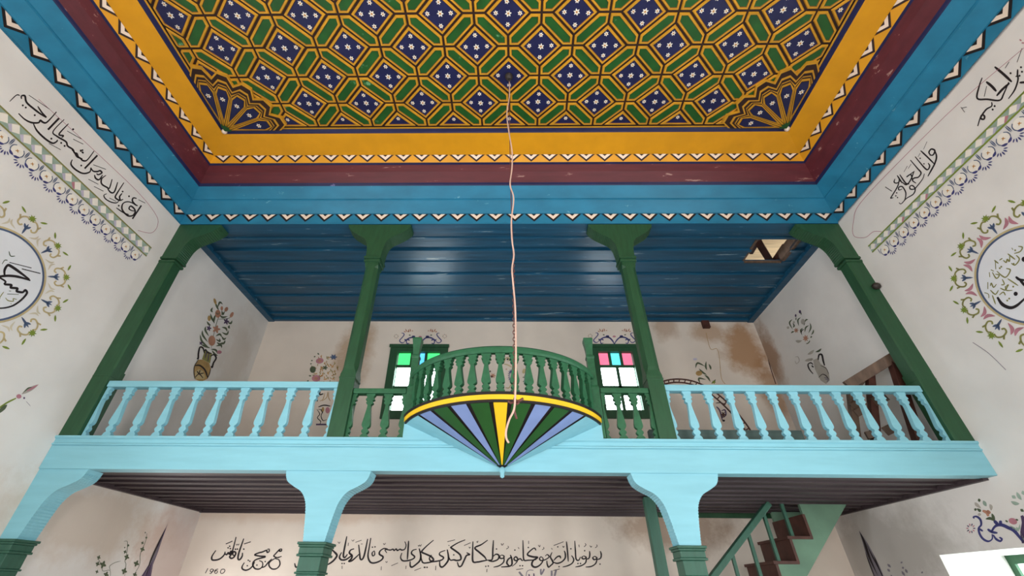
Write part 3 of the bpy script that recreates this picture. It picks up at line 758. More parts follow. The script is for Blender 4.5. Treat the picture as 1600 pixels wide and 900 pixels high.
INN = [(20, 228), (40, 211), (62, 201), (108, 192), (165, 194), (222, 209), (278, 238), (335, 279), (402, 344), (460, 412), (495, 462)]
oo = catmull([ony(*q1(*p), 4.3) for p in OUT], 4); ii = catmull([ony(*q1(*p), 4.3) for p in INN], 4)
oo.append((oo[-1][0]+.04, 4.3, 2.535)); ii.append((ii[-1][0]+.04, 4.3, 2.535))
for pl in (oo, ii):
    pl.insert(0, (pl[0][0]-.06, 4.3, 2.535)); mb = MB(); mb.tube(pl, .008, 6); link('hoop', mb, M['rust'], t)
for k in range(3, len(oo)-2, 2):
    mb = MB(); mb.tube([oo[k], ii[k]], .006, 5); link('rung', mb, M['rust'], t)
mb = MB(); p = ony(1060, 676, 3.62); q = ony(1250, 680, 3.62); mb.box(p[0]-.25, q[0], 3.58, 3.64, 2.53, p[2]+.012)
tag(link('loose_board', mb, M['greyboard']), 'grey green board lying on the gallery floor behind the right balustrade', 'board')
p = onx(1375, 447, W); mb = MB(); mb.ball((p[0]-.035, p[1], p[2]), .034)
t = thing('wall_peg', (W-.04, p[1], p[2]-.04), 'small dark round peg on the right wall beside the half post', 'peg')
link('ball', mb, M['iron'], t); mb = MB(); mb.tube([(W, p[1], p[2]), (W-.03, p[1], p[2])], .014, 8); link('stem', mb, M['iron'], t)
p = ony(1101, 507, YB)
mb = MB(); mb.box(p[0]-.045, p[0]+.05, YB-.05, YB, p[2]-.07, 4.80); tag(link('beam_hole_block', mb, M['rust']), 'dark block standing in for the square beam hole in the end wall under the gallery ceiling', 'beam hole')  # solid block added in place of the open beam hole, its darkness in the colour

# ---- stairs under the right side of the gallery
SY0, SY1 = 4.6, 5.15
t = thing('staircase', (5.6, SY0, 0), 'steep wooden staircase with green handrail under the right side of the gallery', 'staircase')
NX, NZ, RUN, RISE = 6.255, 2.04, .2, .195
bot = lambda x: 2.228+(x-6.602)*.945
n_ = 9
pts = []
for k in range(-1, n_):
    x = NX-k*RUN; z = NZ-k*RISE
    pts += [(min(x+0, 6.95), min(z+RISE, 2.33)), (x, z)] if k >= 0 else []
# cut string: sawtooth top, straight underside
saw = [(6.71, 2.33), (NX+RUN*.0, 2.33)]
for k in range(0, n_):
    x = NX-k*RUN; z = NZ-k*RISE
    saw += [(x, z), (x-RUN, z)]
xe = NX-n_*RUN; saw += [(xe, max(0, bot(xe)))]
saw = [p for p in saw if p[1] >= -0.001]
for nm, yy in (('string', SY0), ('string', SY1)):
    mb = MB(); mb.prism(saw, FX, yy, yy+.035); o = link(nm, mb, M['palegreen'], t); o['label'] = 'pale green cut string'
for k in range(0, n_):
    x = NX-k*RUN; z = NZ-k*RISE
    mb = MB(); mb.box(x-.012, x+.012, SY0-.005, SY1+.035, z, min(z+RISE, 2.33)); link('riser', mb, M['rust'], t)
    mb = MB(); mb.box(x-RUN-.03, x+.0, SY0-.02, SY1+.04, z-.012, z+.012); link('tread', mb, M['rust'], t)
RA, RB = ony(1115, 900, SY0), ony(1208, 778, SY0)
sl = (RB[2]-RA[2])/(RB[0]-RA[0]); xt = RA[0]+(2.325-RA[2])/sl
mb = MB(); mb.bar((4.55, SY0+.015, RA[2]+(4.55-RA[0])*sl), (xt, SY0+.015, 2.325), .05, .075, 0, (0, 1, 0)); link('handrail', mb, M['teal'], t, .005)
for k in range(0, 8):
    x = 6.09-k*RUN; zt_ = min(RA[2]+(x-RA[0])*sl, 2.33); zb = NZ-(k+0)*RISE
    mb = MB(); mb.box(x-.014, x+.014, SY0-.002, SY0+.026, zb, zt_); link('baluster', mb, M['teal'], t)
p = onz(1013, 778, 2.33)
mb = MB(); mb.box(p[0]-.05, p[0]+.045, p[1]-.04, p[1]+.04, 0, 2.335); tag(link('stair_post', mb, M['teal'], None, .005), 'thin dark green post under the gallery beside the stairs', 'post')

# ============================================================ paintings and writing on the walls
class Paint:
    """brush work lying on a wall plane; the strokes are traced in a picture window (ox, oy, scale)"""
    def __init__(s, plane, ox=0, oy=0, sc=1.0): s.pl = plane; s.wk = 1.22; s.win(ox, oy, sc); s.mb = MB(); s.ms = []
    def win(s, ox, oy, sc): s.ox, s.oy, s.sc = ox, oy, sc
    def mi(s, m):
        if m not in s.ms: s.ms.append(m)
        return s.ms.index(m)
    def pt(s, x, y, lay=0):
        u, v = s.ox+x/s.sc, s.oy+y/s.sc; d = .0015+.0007*lay
        if s.pl == 'L': p = onx(u, v, 0); return (d, p[1], p[2])
        if s.pl == 'R': p = onx(u, v, W); return (W-d, p[1], p[2])
        p = ony(u, v, YB); return (p[0], YB-d, p[2])
    def stroke(s, pts, w, m, lay=0, taper='pen'):
        k = s.mi(m); P = catmull(pts, 5) if len(pts) > 2 else [tuple(pts[0][c]+(pts[1][c]-pts[0][c])*i/4 for c in (0, 1)) for i in range(5)]
        n = len(P); Lf, Rt = [], []
        for i, p in enumerate(P):
            a, b = P[max(i-1, 0)], P[min(i+1, n-1)]; tx, ty = b[0]-a[0], b[1]-a[1]; l = math.hypot(tx, ty) or 1
            t = i/(n-1)
            if taper == 'leaf': ww = w*max(.06, sin(pi*min(1, t*1.02)))
            elif taper == 'end': ww = w*(1-.85*t)
            elif taper == 'even': ww = w
            else: ww = s.wk*w*(.55+.45*min(1, 4*t, 4*(1-t)))*(.8+.2*abs(tx*.6+ty*.8)/l)
            nx, ny = -ty/l*ww/2, tx/l*ww/2
            Lf.append(s.pt(p[0]+nx, p[1]+ny, lay)); Rt.append(s.pt(p[0]-nx, p[1]-ny, lay))
        for i in range(n-1): s.mb.face([Lf[i], Lf[i+1], Rt[i+1], Rt[i]], k)
    def S(s, txt, w, m, lay=0, taper='pen'):
        for part in txt.split(';'):
            s.stroke([tuple(float(c) for c in q.split(',')) for q in part.split()], w, m, lay, taper)
        return s
    def F(s, txt, m, lay=0):
        for part in txt.split(';'): s.mb.face([s.pt(*[float(c) for c in q.split(',')], lay) for q in part.split()], s.mi(m))
        return s
    def D(s, txt, r, m, lay=0):     # diamond-shaped pen dots
        for q in txt.split():
            x, y = [float(c) for c in q.split(',')]; s.mb.face([s.pt(x+r*1.1*cos(g), y+r*1.1*sin(g), lay) for g in [2*pi*i/8+.3 for i in range(8)]], s.mi(m))
        return s
    def E(s, x, y, rx, ry, m, lay=0, rot=0, lobes=0):
        pts = []
        for i in range(20 if not lobes else 4*lobes):
            g = 2*pi*i/(20 if not lobes else 4*lobes); q = 1 if not lobes else .72+.28*cos(lobes*g)
            a, b = rx*q*cos(g), ry*q*sin(g); pts.append(s.pt(x+a*cos(rot)-b*sin(rot), y+a*sin(rot)+b*cos(rot), lay))
        s.mb.face(pts, s.mi(m)); return s
    def leaf(s, txt, w, m, lay=0): return s.S(txt, w, m, lay, 'leaf')
    def done(s, name, parent=None, label=None, cat=None, group=None, part='motif', gap=.0125):
        """one mesh if the brush work hangs together, else one part per separate word or motif"""
        fb = []
        for f in s.mb.f:
            q = [s.mb.v[i] for i in f]; fb.append([min(c[k] for c in q) for k in range(3)]+[max(c[k] for c in q) for k in range(3)])
        n = len(fb); root = list(range(n))
        def find(i):
            while root[i] != i: root[i] = root[root[i]]; i = root[i]
            return i
        order = sorted(range(n), key=lambda i: fb[i][0 if s.pl == 'B' else 1]); ax = 0 if s.pl == 'B' else 1
        for ii, i in enumerate(order):
            for j in order[ii+1:]:
                if fb[j][ax] > fb[i][ax+3]+gap: break
                if all(fb[i][k] <= fb[j][k+3]+gap and fb[j][k] <= fb[i][k+3]+gap for k in range(3)):
                    a, b = find(i), find(j)
                    if a != b: root[b] = a
        cl = {}
        for i in range(n): cl.setdefault(find(i), []).append(i)
        mats = [M[m] for m in s.ms]
        def one(nm, ids, par):
            mb = MB()
            seen = {}
            for i in ids:
                f = []
                for k in s.mb.f[i]:
                    key = tuple(round(c, 6) for c in s.mb.v[k])
                    if key not in seen: seen[key] = len(mb.v); mb.v.append(s.mb.v[k])
                    if not f or f[-1] != seen[key]: f.append(seen[key])
                if len(set(f)) == len(f) > 2: mb.f.append(f); mb.m.append(s.mb.m[i]); mb.sm.append(False)
            return link(nm, mb, mats, par)
        if parent is not None:
            for ids in cl.values():
                o = one(name, ids, parent)
                if label: o['label'] = label
            return None
        if len(cl) == 1: return tag(one(name, list(range(n)), None), label, cat, group)
        c = [sum(v[k] for v in s.mb.v)/len(s.mb.v) for k in (0, 1)]; t = thing(name, (c[0], c[1], min(v[2] for v in s.mb.v)), label, cat, group)
        for ids in cl.values(): one('word' if cat == 'inscription' else part, ids, t)
        return t
I = 'ink'
# ---- long line of writing on the end wall below the gallery
p = Paint('B', 510, 820, 10)
p.S('70,375 130,430 165,480 120,550 60,600 0,632', 28, I)
p.S('240,430 205,500 230,545 300,545 370,500 395,470;320,180 290,330 265,480 290,510 330,460', 24, I)
p.S('435,375 380,395 360,440 400,480 390,530 350,570 400,560 470,500 510,460', 26, I)
p.S('645,220 620,350 590,480 560,540 530,530 520,450 505,310', 24, I)
p.S('695,205 670,350 650,480 670,560 710,595 780,590 860,550 885,500 830,460 840,410 900,370 960,380', 24, I)
p.S('750,405 715,440 725,485 755,465 750,405', 18, I)
p.S('945,440 915,390 960,390 1000,395 1040,382 1060,402 1090,377 1110,402 1150,382 1180,395 1225,380 1245,320 1225,262', 20, I)
p.S('1285,250 1275,400 1265,545;1180,440 1160,510 1190,560 1260,562 1340,540 1380,500 1330,450 1350,400 1412,382', 22, I)
p.S('1310,570 1310,640 1340,660 1400,620 1460,560 1475,480 1450,370', 26, I)
p.D('720,350 760,345 245,605 280,605 1530,665 1570,665 150,0', 11, I) if False else p.D('720,350 760,345 245,605 280,605 1530,665 1570,665', 11, I)
p.S('180,265 200,290 215,265;345,280 340,330;395,235 415,255 435,230;455,275 550,240;890,290 905,310 925,285;1015,640 1120,595;1375,715 1480,675;245,640 245,690;860,650 855,710;1245,640 1240,690;925,570 940,590 955,570;1430,320 1445,335 1455,315 1470,335 1485,305;540,300 565,300', 9, I, 0, 'even')
p.win(640, 820, 10)
p.S('375,240 280,320 200,400 195,430 260,460 340,500 375,550 330,565 310,520 345,470', 24, I)
p.S('160,400 180,520 210,592 290,592 350,578 420,570 500,550 530,510 470,470 480,430 560,400', 22, I)
p.S('470,570 475,640 510,660 560,620 605,550 605,480 588,385', 26, I)
p.S('870,235 760,280 660,340 650,360 720,410 790,470 800,540 740,558 690,548 640,552 610,500', 24, I)
p.S('890,435 940,465 890,480 850,560 810,640 770,650 745,580', 24, I)
p.S('1220,240 1120,310 1020,360 1090,430 1170,500 1200,550;990,260 985,420 990,572 1060,582 1150,565 1230,550', 24, I)
p.S('1310,240 1300,400 1290,540 1220,552;1300,500 1350,460 1395,480 1380,540 1300,572 1230,560', 22, I)
p.S('1440,470 1405,500 1425,525 1465,520 1475,490 1440,470;1475,500 1470,580 1400,640 1310,662', 20, I)
p.S('1575,470 1600,560 1580,640 1430,660;1600,500 1540,540 1520,600 1560,645', 24, I)
p.D('690,470 1358,378 240,665 275,665 1190,650 1230,645', 11, I)
p.S('590,265 710,235;850,325 955,280;410,640 405,710;1210,690 1205,740;1045,260 1060,275 1070,250;925,345 940,365 950,345;1430,290 1445,320 1470,290;1535,330 1545,355 1510,380;605,320 625,325', 10, I, 0, 'even')
p.win(800, 820, 10)
p.S('0,650 60,600 90,540 60,500 30,530 55,560 95,545 130,530 160,560 180,545;170,240 175,400 185,545 250,555 380,545', 20, I)
p.S('375,400 340,365 240,460 320,500 400,510 330,560 310,620 335,655 380,660 435,630 480,570 485,520', 26, I)
p.S('485,520 450,500 430,535 460,560 530,540 580,500 550,465 520,490', 18, I)
p.S('625,430 600,500 630,560 640,600 600,640 570,660 548,610 545,560;650,560 700,505 745,490 762,525;630,575 700,602 775,580 830,520 832,450 815,405', 22, I)
p.S('850,260 865,400 880,575;930,480 965,540 940,600 870,640 790,660;980,250 990,400 1000,530 1040,555 1070,500', 20, I)
p.S('1120,485 1160,510 1120,535 1090,512 1120,485;1160,510 1150,590 1080,640 990,660;1210,410 1215,470 1200,525 1155,535', 20, I)
p.S('1290,490 1328,520 1285,545 1262,515 1290,490;1328,520 1310,600 1240,650 1150,660;1380,410 1395,470 1380,525 1325,545', 20, I)
p.D('45,395 255,355 715,345 920,375 1135,405 125,640 165,640 735,655 1030,605 1070,605 1375,615', 11, I)
p.S('260,250 260,300;650,325 805,265;65,700 175,685;645,715 745,690;410,315 430,345 440,315;490,350 500,370 470,390;95,350 110,375;790,330 805,355 815,330;615,365 630,385;1045,310 1050,350;1140,290 1155,315 1125,345;1215,325 1235,350 1245,330;1320,310 1330,335 1300,360', 10, I, 0, 'even')
p.win(310, 820, 10); p.S('1505,600 1520,655 1550,655 1600,580 1660,520', 24, I)
p.done('wall_inscription', None, 'long black line of painted writing on the end wall below the gallery', 'inscription')
p = Paint('B', 310, 820, 10)
p.S('275,400 215,490 215,545 270,552 340,530 400,475 420,420;410,440 440,468 470,435 490,462 510,410 530,445', 24, I)
p.S('590,190 555,330 520,450 490,500 520,525 560,500 585,440 550,420 540,470 580,485;710,215 670,330 630,450 620,530 650,542 685,490 690,435', 24, I)
p.D('465,360 490,335 500,372 580,382 610,380 710,380', 12, I)
p.S('430,300 535,255;715,300 820,265', 14, I, 0, 'even'); p.S('590,300 600,320 615,300 625,320 640,295', 8, I, 0, 'even')
p.S('1075,385 1105,380 1105,420 1075,432 1065,400 1000,425 940,440 880,470 960,490 1050,500 900,545 850,610 880,680 950,692 1000,650 1000,585 950,560', 22, I)
p.S('1270,380 1300,380 1295,410 1265,410 1270,385 1200,460 1180,490 1240,515 1300,490;1300,495 1200,525 1110,590 1110,650 1160,692 1230,680 1275,620 1260,550 1205,532;1150,530 1090,590 1040,650 980,672', 20, I)
p.S('720,590 685,650 690,690 740,710 800,690 850,640 880,580', 22, I)
p.D('780,555 805,570 765,640 915,630 1045,575', 11, I)
p.S('150,680 110,757;240,705 210,690 185,715 200,738 230,725 240,700 200,758 175,757;310,690 270,705 252,740 275,760 300,738 285,715 258,730;400,692 362,700 345,740 365,762 400,745 415,710 400,692', 12, I, 0, 'even')
p.done('wall_inscription', None, 'painted signature and the date 1960 at the left of the end wall', 'inscription')
p = Paint('B', 800, 820, 10)
p.S('220,805 230,740 270,708 335,712', 12, 'grey_ink', 0, 'even'); p.S('110,735 175,815;620,800 620,715;690,700 665,800', 30, 'grey_ink', 0, 'even'); p.S('450,690 455,775 505,690', 26, 'grey_ink', 0, 'even'); p.S('340,760 345,815;265,770 270,810', 18, 'plum', 0, 'even')
p.done('wall_inscription', None, 'faint grey painted figures under the right end of the black line of writing', 'inscription')
# ---- left wall
p = Paint('L', 0, 140, 7.5)
p.S('110,140 190,65 230,70', 12, I); p.S('250,110 250,75 290,75 310,150 400,230 480,290 540,328', 19, I); p.S('440,195 490,270 545,325', 15, I)
p.S('215,280 290,350 370,387 450,387 470,360 500,382 540,387 600,330 660,260;390,400 430,480 520,570 610,627 660,610 672,588', 19, I)
p.S('690,335 560,470', 24, I, 0, 'even'); p.S('750,350 620,490 670,550 770,610 790,660 850,700 870,740 900,750 920,790 965,812;800,400 690,520 740,540 720,562', 17, I)
p.S('335,65 580,230;785,485 955,580;855,580 975,640;570,630 710,705', 7, I, 0, 'even'); p.D('265,185 300,210 405,300 600,575 715,625 755,660 945,715 965,735 855,465', 11, I)
p.win(100, 230, 7.5)
p.S('90,30 120,60 150,110 190,130 220,157 270,150 350,45', 17, I); p.S('390,95 240,250', 21, I, 0, 'even')
p.S('95,145 80,200 130,260 220,307 300,290 312,240;312,240 340,280 390,285 420,275 442,300 400,322 380,308;450,325 410,380 370,365 355,325', 17, I)
p.S('490,330 440,370 440,430 500,470 530,480 562,375;510,490 550,532 590,520 627,410;700,415 620,540 600,590 650,622 692,610;680,540 650,580 660,625', 16, I)
p.S('500,545 465,565 490,610 560,647 620,650 642,620', 12, I); p.S('850,600 810,595 800,630 830,670 862,687;862,687 760,640 690,660 680,730 740,800 800,802 832,760 820,720 780,690 760,720 790,742 832,748', 16, I)
p.S('905,682 800,840', 18, I, 0, 'even'); p.S('610,710 700,770 760,790', 12, I)
p.S('340,205 490,260;285,375 400,435;350,460 460,515;870,615 950,655;530,595 610,635', 7, I, 0, 'even'); p.D('200,215 640,685 685,520 760,575 215,35 195,45 220,65', 10, I)
p.done('wall_inscription', None, 'black painted writing on the left wall above the patterned band', 'inscription')
# ---- right wall
p = Paint('R', 1370, 210, 7.5)
p.S('620,242 662,240 682,190 640,172 613,210 632,242;682,190 702,260 682,340 640,420 600,492', 17, I)
p.S('515,190 590,260 682,352;450,260 560,390 600,412 622,370 602,335;395,300 480,400 520,450 490,500 440,512 420,540 462,572', 15, I)
p.S('445,430 350,500 400,470 420,540;440,430 400,530 350,590 300,560;270,470 340,570 382,580;240,480 300,572', 14, I)
p.S('560,460 540,520 480,600 440,640 395,640 390,610 420,600 452,640 430,700 350,750 290,812 262,800', 13, I)
p.S('215,520 205,560 240,570 282,540;265,510 250,600 180,720 165,747 197,740;300,640 262,652 260,620 295,610 322,640 342,690 332,760 300,802', 13, I)
p.S('100,615 180,667', 9, I, 0, 'even'); p.S('590,85 550,175;405,345 370,400;510,220 485,265;360,370 320,440', 5, I, 0, 'even'); p.D('235,685 225,720 245,740 510,280 555,345', 8, I)
p.done('wall_inscription', None, 'small group of black painted writing on the right wall near the half post', 'inscription')
p = Paint('R', 1500, 60, 6.43)
p.S('350,285 440,360 522,437;500,450 430,510 370,577;265,435 320,480 367,532', 23, I); p.S('225,395 195,480 175,602 280,612 400,622 440,560 492,438;320,640 320,680 270,710 230,760 210,802 242,812 247,780 215,775 180,882', 16, I)
p.S('560,385 582,380 582,430 550,520 488,607;582,310 578,390', 15, I); p.S('625,100 575,240;495,235 455,300;270,480 245,585;10,690 50,742;70,690 20,700', 6, I, 0, 'even')
p.D('510,350 350,680 330,715 600,375 615,290 625,335', 10, I); p.S('600,445 660,440', 20, I); p.S('600,10 620,25;620,45 650,45', 12, 'rose')
p.done('wall_inscription', None, 'larger black painted writing at the right edge of the right wall', 'inscription')

# ---- patterned bands with pendants
def wp(side, y, z, d): return (d, y, z) if side == 'L' else (W-d, y, z)
def frieze(side, label, pitch, z0, z1, pend0):
    ya, yb = YF-.14, -.8
    t = thing('painted_frieze', (0 if side == 'L' else W, 2, z0), label, 'wall painting')
    Q = lambda y, z, l=0: wp(side, y, z, .0012+.0006*l)
    for z in (z0, z1):
        mb = MB(); n = 30
        for i in range(n):
            a, b = ya+(yb-ya)*i/n, ya+(yb-ya)*(i+1)/n; w = .0065
            mb.face([Q(a, z-w, 3), Q(b, z-w, 3), Q(b, z+w, 3), Q(a, z+w, 3)])
        link('border_line', mb, M['leaf'] if side == 'R' else M['olive'], t)
    mb = MB(); u = .089; y = ya; h = z1-z0; k = 0
    mb.face([Q(ya, z0, 0), Q(yb, z0, 0), Q(yb, z1, 0), Q(ya, z1, 0)], 0)
    while y > yb:
        c = random.choice((1, 1, 1, 1, 3)) if k % 4 == 1 else 1
        Z = lambda f: z0+h*f
        mb.face([Q(y, Z(.42), 1), Q(y-.035, Z(.95), 1), Q(y-.072, Z(.62), 1), Q(y-.04, Z(.15), 1)], 1)
        mb.face([Q(y-.072, Z(.62), 1), Q(y-.04, Z(.15), 1), Q(y-.052, Z(.06), 1), Q(y-.089, Z(.42), 1)], 3 if random.random() < .12 else 2)
        mb.face([Q(y-.035, Z(.95), 1), Q(y-.072, Z(.62), 1), Q(y-.089, Z(.42), 1), Q(y-.05, Z(.93), 1)], 4)
        y -= u; k += 1
    link('diamond_band', mb, [M['sage'], M['white'], M['mauve'], M['rose'], M['slate'] if False else M['tanpale']], t)
    # pendants: ring with an ochre cross, two indigo crescents and a spray of short strokes
    zc = z0-.07; r = .043
    def curve(mb, P, w, m, lay, taper=True):
        P = catmull(P, 5); n = len(P); A, B = [], []
        for i, q in enumerate(P):
            a, b = P[max(i-1, 0)], P[min(i+1, n-1)]; tx, tz = b[0]-a[0], b[1]-a[1]; l = math.hypot(tx, tz) or 1
            ww = w*(max(.1, sin(pi*i/(n-1))) if taper else 1)/2
            A.append(Q(q[0]-tz/l*ww, q[1]+tx/l*ww, lay)); B.append(Q(q[0]+tz/l*ww, q[1]-tx/l*ww, lay))
        for i in range(n-1): mb.face([A[i], A[i+1], B[i+1], B[i]], m)
    y = pend0; first = None
    while y+pitch < ya-.02: y += pitch
    while y > yb+.3:
        if first is None:
            mb = MB(); h2 = pitch/2
            mb.face([Q(y+r*cos(2*pi*i/18), zc+r*sin(2*pi*i/18), 0) for i in range(18)], 0)
            for s in (1, -1):
                curve(mb, [(y+s*r*1.02*cos(g), zc+r*1.02*sin(g)) for g in (.95, .4, -.2, -.6)], .006, 2, 2, False)
                curve(mb, [(y+s*r*1.04*cos(g), zc+r*1.04*sin(g)-.002) for g in (-.55, -.95, -1.3, -1.55)], .019, 1, 2)
                curve(mb, [(y+s*r*1.3, zc+.062), (y+s*h2*.92, zc+.03), (y+s*h2*.95, zc-.005)], .007, 2, 1)
                curve(mb, [(y+s*.011, zc-.010), (y-s*.008, zc+.012)], .007, 3, 2)
            node = y-h2
            for a in (-60, -30, 0, 30, 60):
                g = radians(a); curve(mb, [(node+.018*sin(g)*1.2, zc-.046-.018*cos(g)), (node+.055*sin(g)*.85, zc-.046-.055*cos(g)*.95)], .0095, 1, 1)
            first = link('pendant', mb, [M['white'], M['indigo'], M['slate'], M['ochre']], t); y00 = y
        else: copy_part(first, dy=y-y00)
        y -= pitch
frieze('L', 'painted band of white and grey diamonds with blue pendants on the left wall', .117, 4.24, 4.343, 2.566+.058)
frieze('R', 'painted band of white and grey diamonds with blue pendants on the right wall', .119, 4.285, 4.36, 2.664+.058)

# ---- round medallions
def medallion(side, yc, zc, r, label, text, tone, crescents):
    t = thing('painted_medallion', (0 if side == 'L' else W, yc, zc-r), label, 'wall painting')
    Q = lambda a, rr, l=0: wp(side, yc+rr*cos(a), zc+rr*sin(a), .0015+.0007*l)
    mb = MB(); mb.face([Q(2*pi*i/64, r) for i in range(64)]); link('disc', mb, M['medal'], t)
    mb = MB()
    for i in range(64):
        a, b = 2*pi*i/64, 2*pi*(i+1)/64; mb.face([Q(a, r-.006, 1), Q(b, r-.006, 1), Q(b, r+.008, 1), Q(a, r+.008, 1)], 0)
        mb.face([Q(a, r+.008, 1), Q(b, r+.008, 1), Q(b, r+.022, 1), Q(a, r+.022, 1)], 1)
    link('ring', mb, [M['slate'], M['tan']], t)
    for k in range(12):
        a0 = radians(4+30*k)
        def X(rr, tt, l=1): return wp(side, yc+rr*cos(a0)-tt*sin(a0), zc+rr*sin(a0)+tt*cos(a0), .0015+.0007*l)
        def cv(mb, P, w, tp=False):
            P = catmull(P, 4); n = len(P); pts = []
            for i in range(n):
                (r0, t0), (r1, t1) = P[max(i-1, 0)], P[min(i+1, n-1)]; l = math.hypot(r1-r0, t1-t0) or 1; f = w/2*(max(.15, sin(pi*i/(n-1))) if tp else 1)
                nx, ny = -(t1-t0)/l*f, (r1-r0)/l*f; pts += [X(P[i][0]+nx, P[i][1]+ny), X(P[i][0]-nx, P[i][1]-ny)]
            mb.idx(pts, [(2*i, 2*i+2, 2*i+3, 2*i+1) for i in range(n-1)])
        b = r+.035
        mb = MB()
        for P in ([(b-.005, 0), (b+.085, 0)], [(b+.04, -.001), (b+.075, .024)], [(b+.04, .001), (b+.075, -.024)]): cv(mb, P, .017, True)
        spray = link('flower_spray', mb, M['slate'], t)
        mb = MB(); mb.face([X(b+.135+.031*(1 if i % 2 == 0 else .5)*cos(pi*i/8), .031*(1 if i % 2 == 0 else .5)*sin(pi*i/8), 2) for i in range(16)]); link('star_leaf', mb, M['leaf'], spray)
        for s in (1, -1):
            mb = MB(); cv(mb, [(b+.145, s*.055), (b+.17, s*.10)], .016, True); link('bud_leaf', mb, M['leaf'], spray)
            mb = MB(); cv(mb, [(b+.115, s*.008), (b+.125, s*.035), (b+.10, s*.062), (b+.06, s*.066), (b+.045, s*.045), (b+.06, s*.032)], .012)
            cv(mb, [(b+.09, s*.066), (b+.115, s*.078)], .012); link('curl', mb, M[tone], spray)
            mb = MB()
            if crescents: cv(mb, [(b-.002, s*.045), (b+.02, s*.085), (b+.06, s*.098)], .024, True)
            else: cv(mb, [(b, s*.05), (b+.02, s*.09), (b+.05, s*.098)], .014, True)
            link('crescent', mb, M['rose' if crescents else 'tanpale'], spray)
    text(t)
def textL(t):
    p = Paint('L', 0, 380, 7.5)
    p.S('-120,440 -40,400 60,383 150,385 235,400 352,437', 26, I, 2); p.S('340,425 220,335 110,262 75,268 48,320 50,385', 28, I, 2); p.S('-100,380 0,410 60,450 50,480 130,490 120,520 200,530 190,562 260,575 290,550 312,582 270,640 200,700 120,742 0,762 -140,740', 24, I, 2)
    p.S('105,225 365,290', 9, I, 2, 'even'); p.S('250,300 470,355', 11, I, 2, 'even'); p.S('100,95 120,150 172,150', 10, 'leafdark', 2); p.S('20,245 50,200 85,200', 9, 'leafdark', 2)
    p.S('60,640 90,672 150,680 150,650 192,660;-20,660 10,610 40,570;-60,640 0,650;120,710 130,712', 10, 'olive', 2); p.S('80,595 215,600;100,560 125,562', 7, 'leafdark', 2, 'even')
    p.done('calligraphy', t, 'black and olive calligraphy')
def textR(t):
    p = Paint('R', 1520, 360, 6.43); o = 'olive'; p.wk = 1.35
    p.S('460,160 502,170 480,212 420,232;355,235 430,292;310,300 340,322 350,290 372,312 375,260;390,330 430,347 472,290 440,250;245,410 330,472 382,400 340,382', 11, o, 2)
    p.S('200,420 240,482 270,450 230,440;355,485 460,555;300,490 320,540 288,547;330,572 362,545 340,600 402,602;180,560 190,530 212,572 242,540;180,600 230,642 262,600;270,650 310,620 332,652;200,650 232,742;220,300 262,332;270,300 302,280;280,580 330,600 330,560', 10, o, 2)
    p.S('230,300 235,390;170,420 175,470;155,520 155,590;120,625 160,640 165,680;395,175 408,195;185,395 215,410', 8, o, 2, 'even')
    p.D('275,380 290,365 415,335 430,200 410,565 370,685 350,705', 9, o, 2)
    p.S('250,670 300,742 380,777 450,752 530,680', 26, I, 2); p.S('435,465 475,495 530,500;475,495 530,560', 20, I, 2); p.D('435,637', 20, I, 2); p.E(520, 290, 26, 26, I, 2)
    p.done('calligraphy', t, 'olive and black calligraphy')
medallion('L', 2.303, 3.345, .318, 'round painted medallion with calligraphy and pale flower border on the left wall', textL, 'tan', False)
medallion('R', 2.335, 3.362, .318, 'round painted medallion with calligraphy and rose flower border on the right wall', textR, 'olive', True)

# ---- vases of flowers
p0 = thing('painted_vase', onx(330, 600, 0), 'painted vase with tall bouquet of orange and purple flowers on the left gallery wall', 'wall painting')
p = Paint('L', 295, 460, 6.43)
p.F('60,700 95,655 140,655 205,690 218,740 208,800 182,850 120,880 60,850 50,790', 'vase').F('165,555 232,595 212,692 130,650', 'olive', 1)
p.F('62,850 60,780 100,750 140,770 165,830 150,855', 'tan', 1)
p.S('60,715 110,715 160,760 187,835', 14, I, 2); p.S('155,592 140,540 110,532 95,590 92,645 80,640', 15, I, 2); p.S('215,622 250,605 272,640 245,690 232,735 222,720', 15, I, 2)
p.S('150,580 165,555 190,585 228,592', 12, I, 2); p.S('60,835 100,800 140,840;100,800 110,760;100,800 150,790;80,770 98,800', 9, I, 2); p.S('180,570 160,640;200,590 190,670', 8, 'plum', 2)
p.S('60,850 50,790 55,720 95,655', 7, I, 2); p.S('218,740 205,800 180,850', 7, I, 2)
p.done('vase', p0)
p = Paint('L', 295, 460, 6.43)
p.leaf('195,530 130,470 112,400;190,480 140,410 135,360;200,420 165,360 170,320;215,540 160,520 120,500;260,290 230,240 215,190;300,160 280,120 260,70;290,130 310,80 340,100;330,160 340,200 360,170;250,290 255,240 270,200;310,210 340,230 390,220;330,330 370,340 385,375;330,380 380,400 400,360;270,420 310,400 330,430;330,420 350,450 375,435;270,450 310,470 305,440;310,500 350,490 365,460;270,520 320,510 330,540;220,550 270,560 290,600;230,560 260,600 290,615;240,180 225,160 240,130;410,310 400,330 415,340;180,270 200,300 220,310;390,280 420,290 435,260;280,480 310,500 340,480', 20, 'leafdark')
p.S('225,540 250,400 290,250 330,200 370,160;290,250 400,240 425,205', 5, 'leafdark')
p.E(290, 195, 28, 40, 'salmon', 1).E(275, 350, 44, 44, 'salmon', 1, 0, 5).E(230, 465, 36, 52, 'salmon', 1).E(375, 272, 32, 36, 'plum', 1, 0, 5).E(200, 340, 27, 32, 'plum', 1, 0, 5)
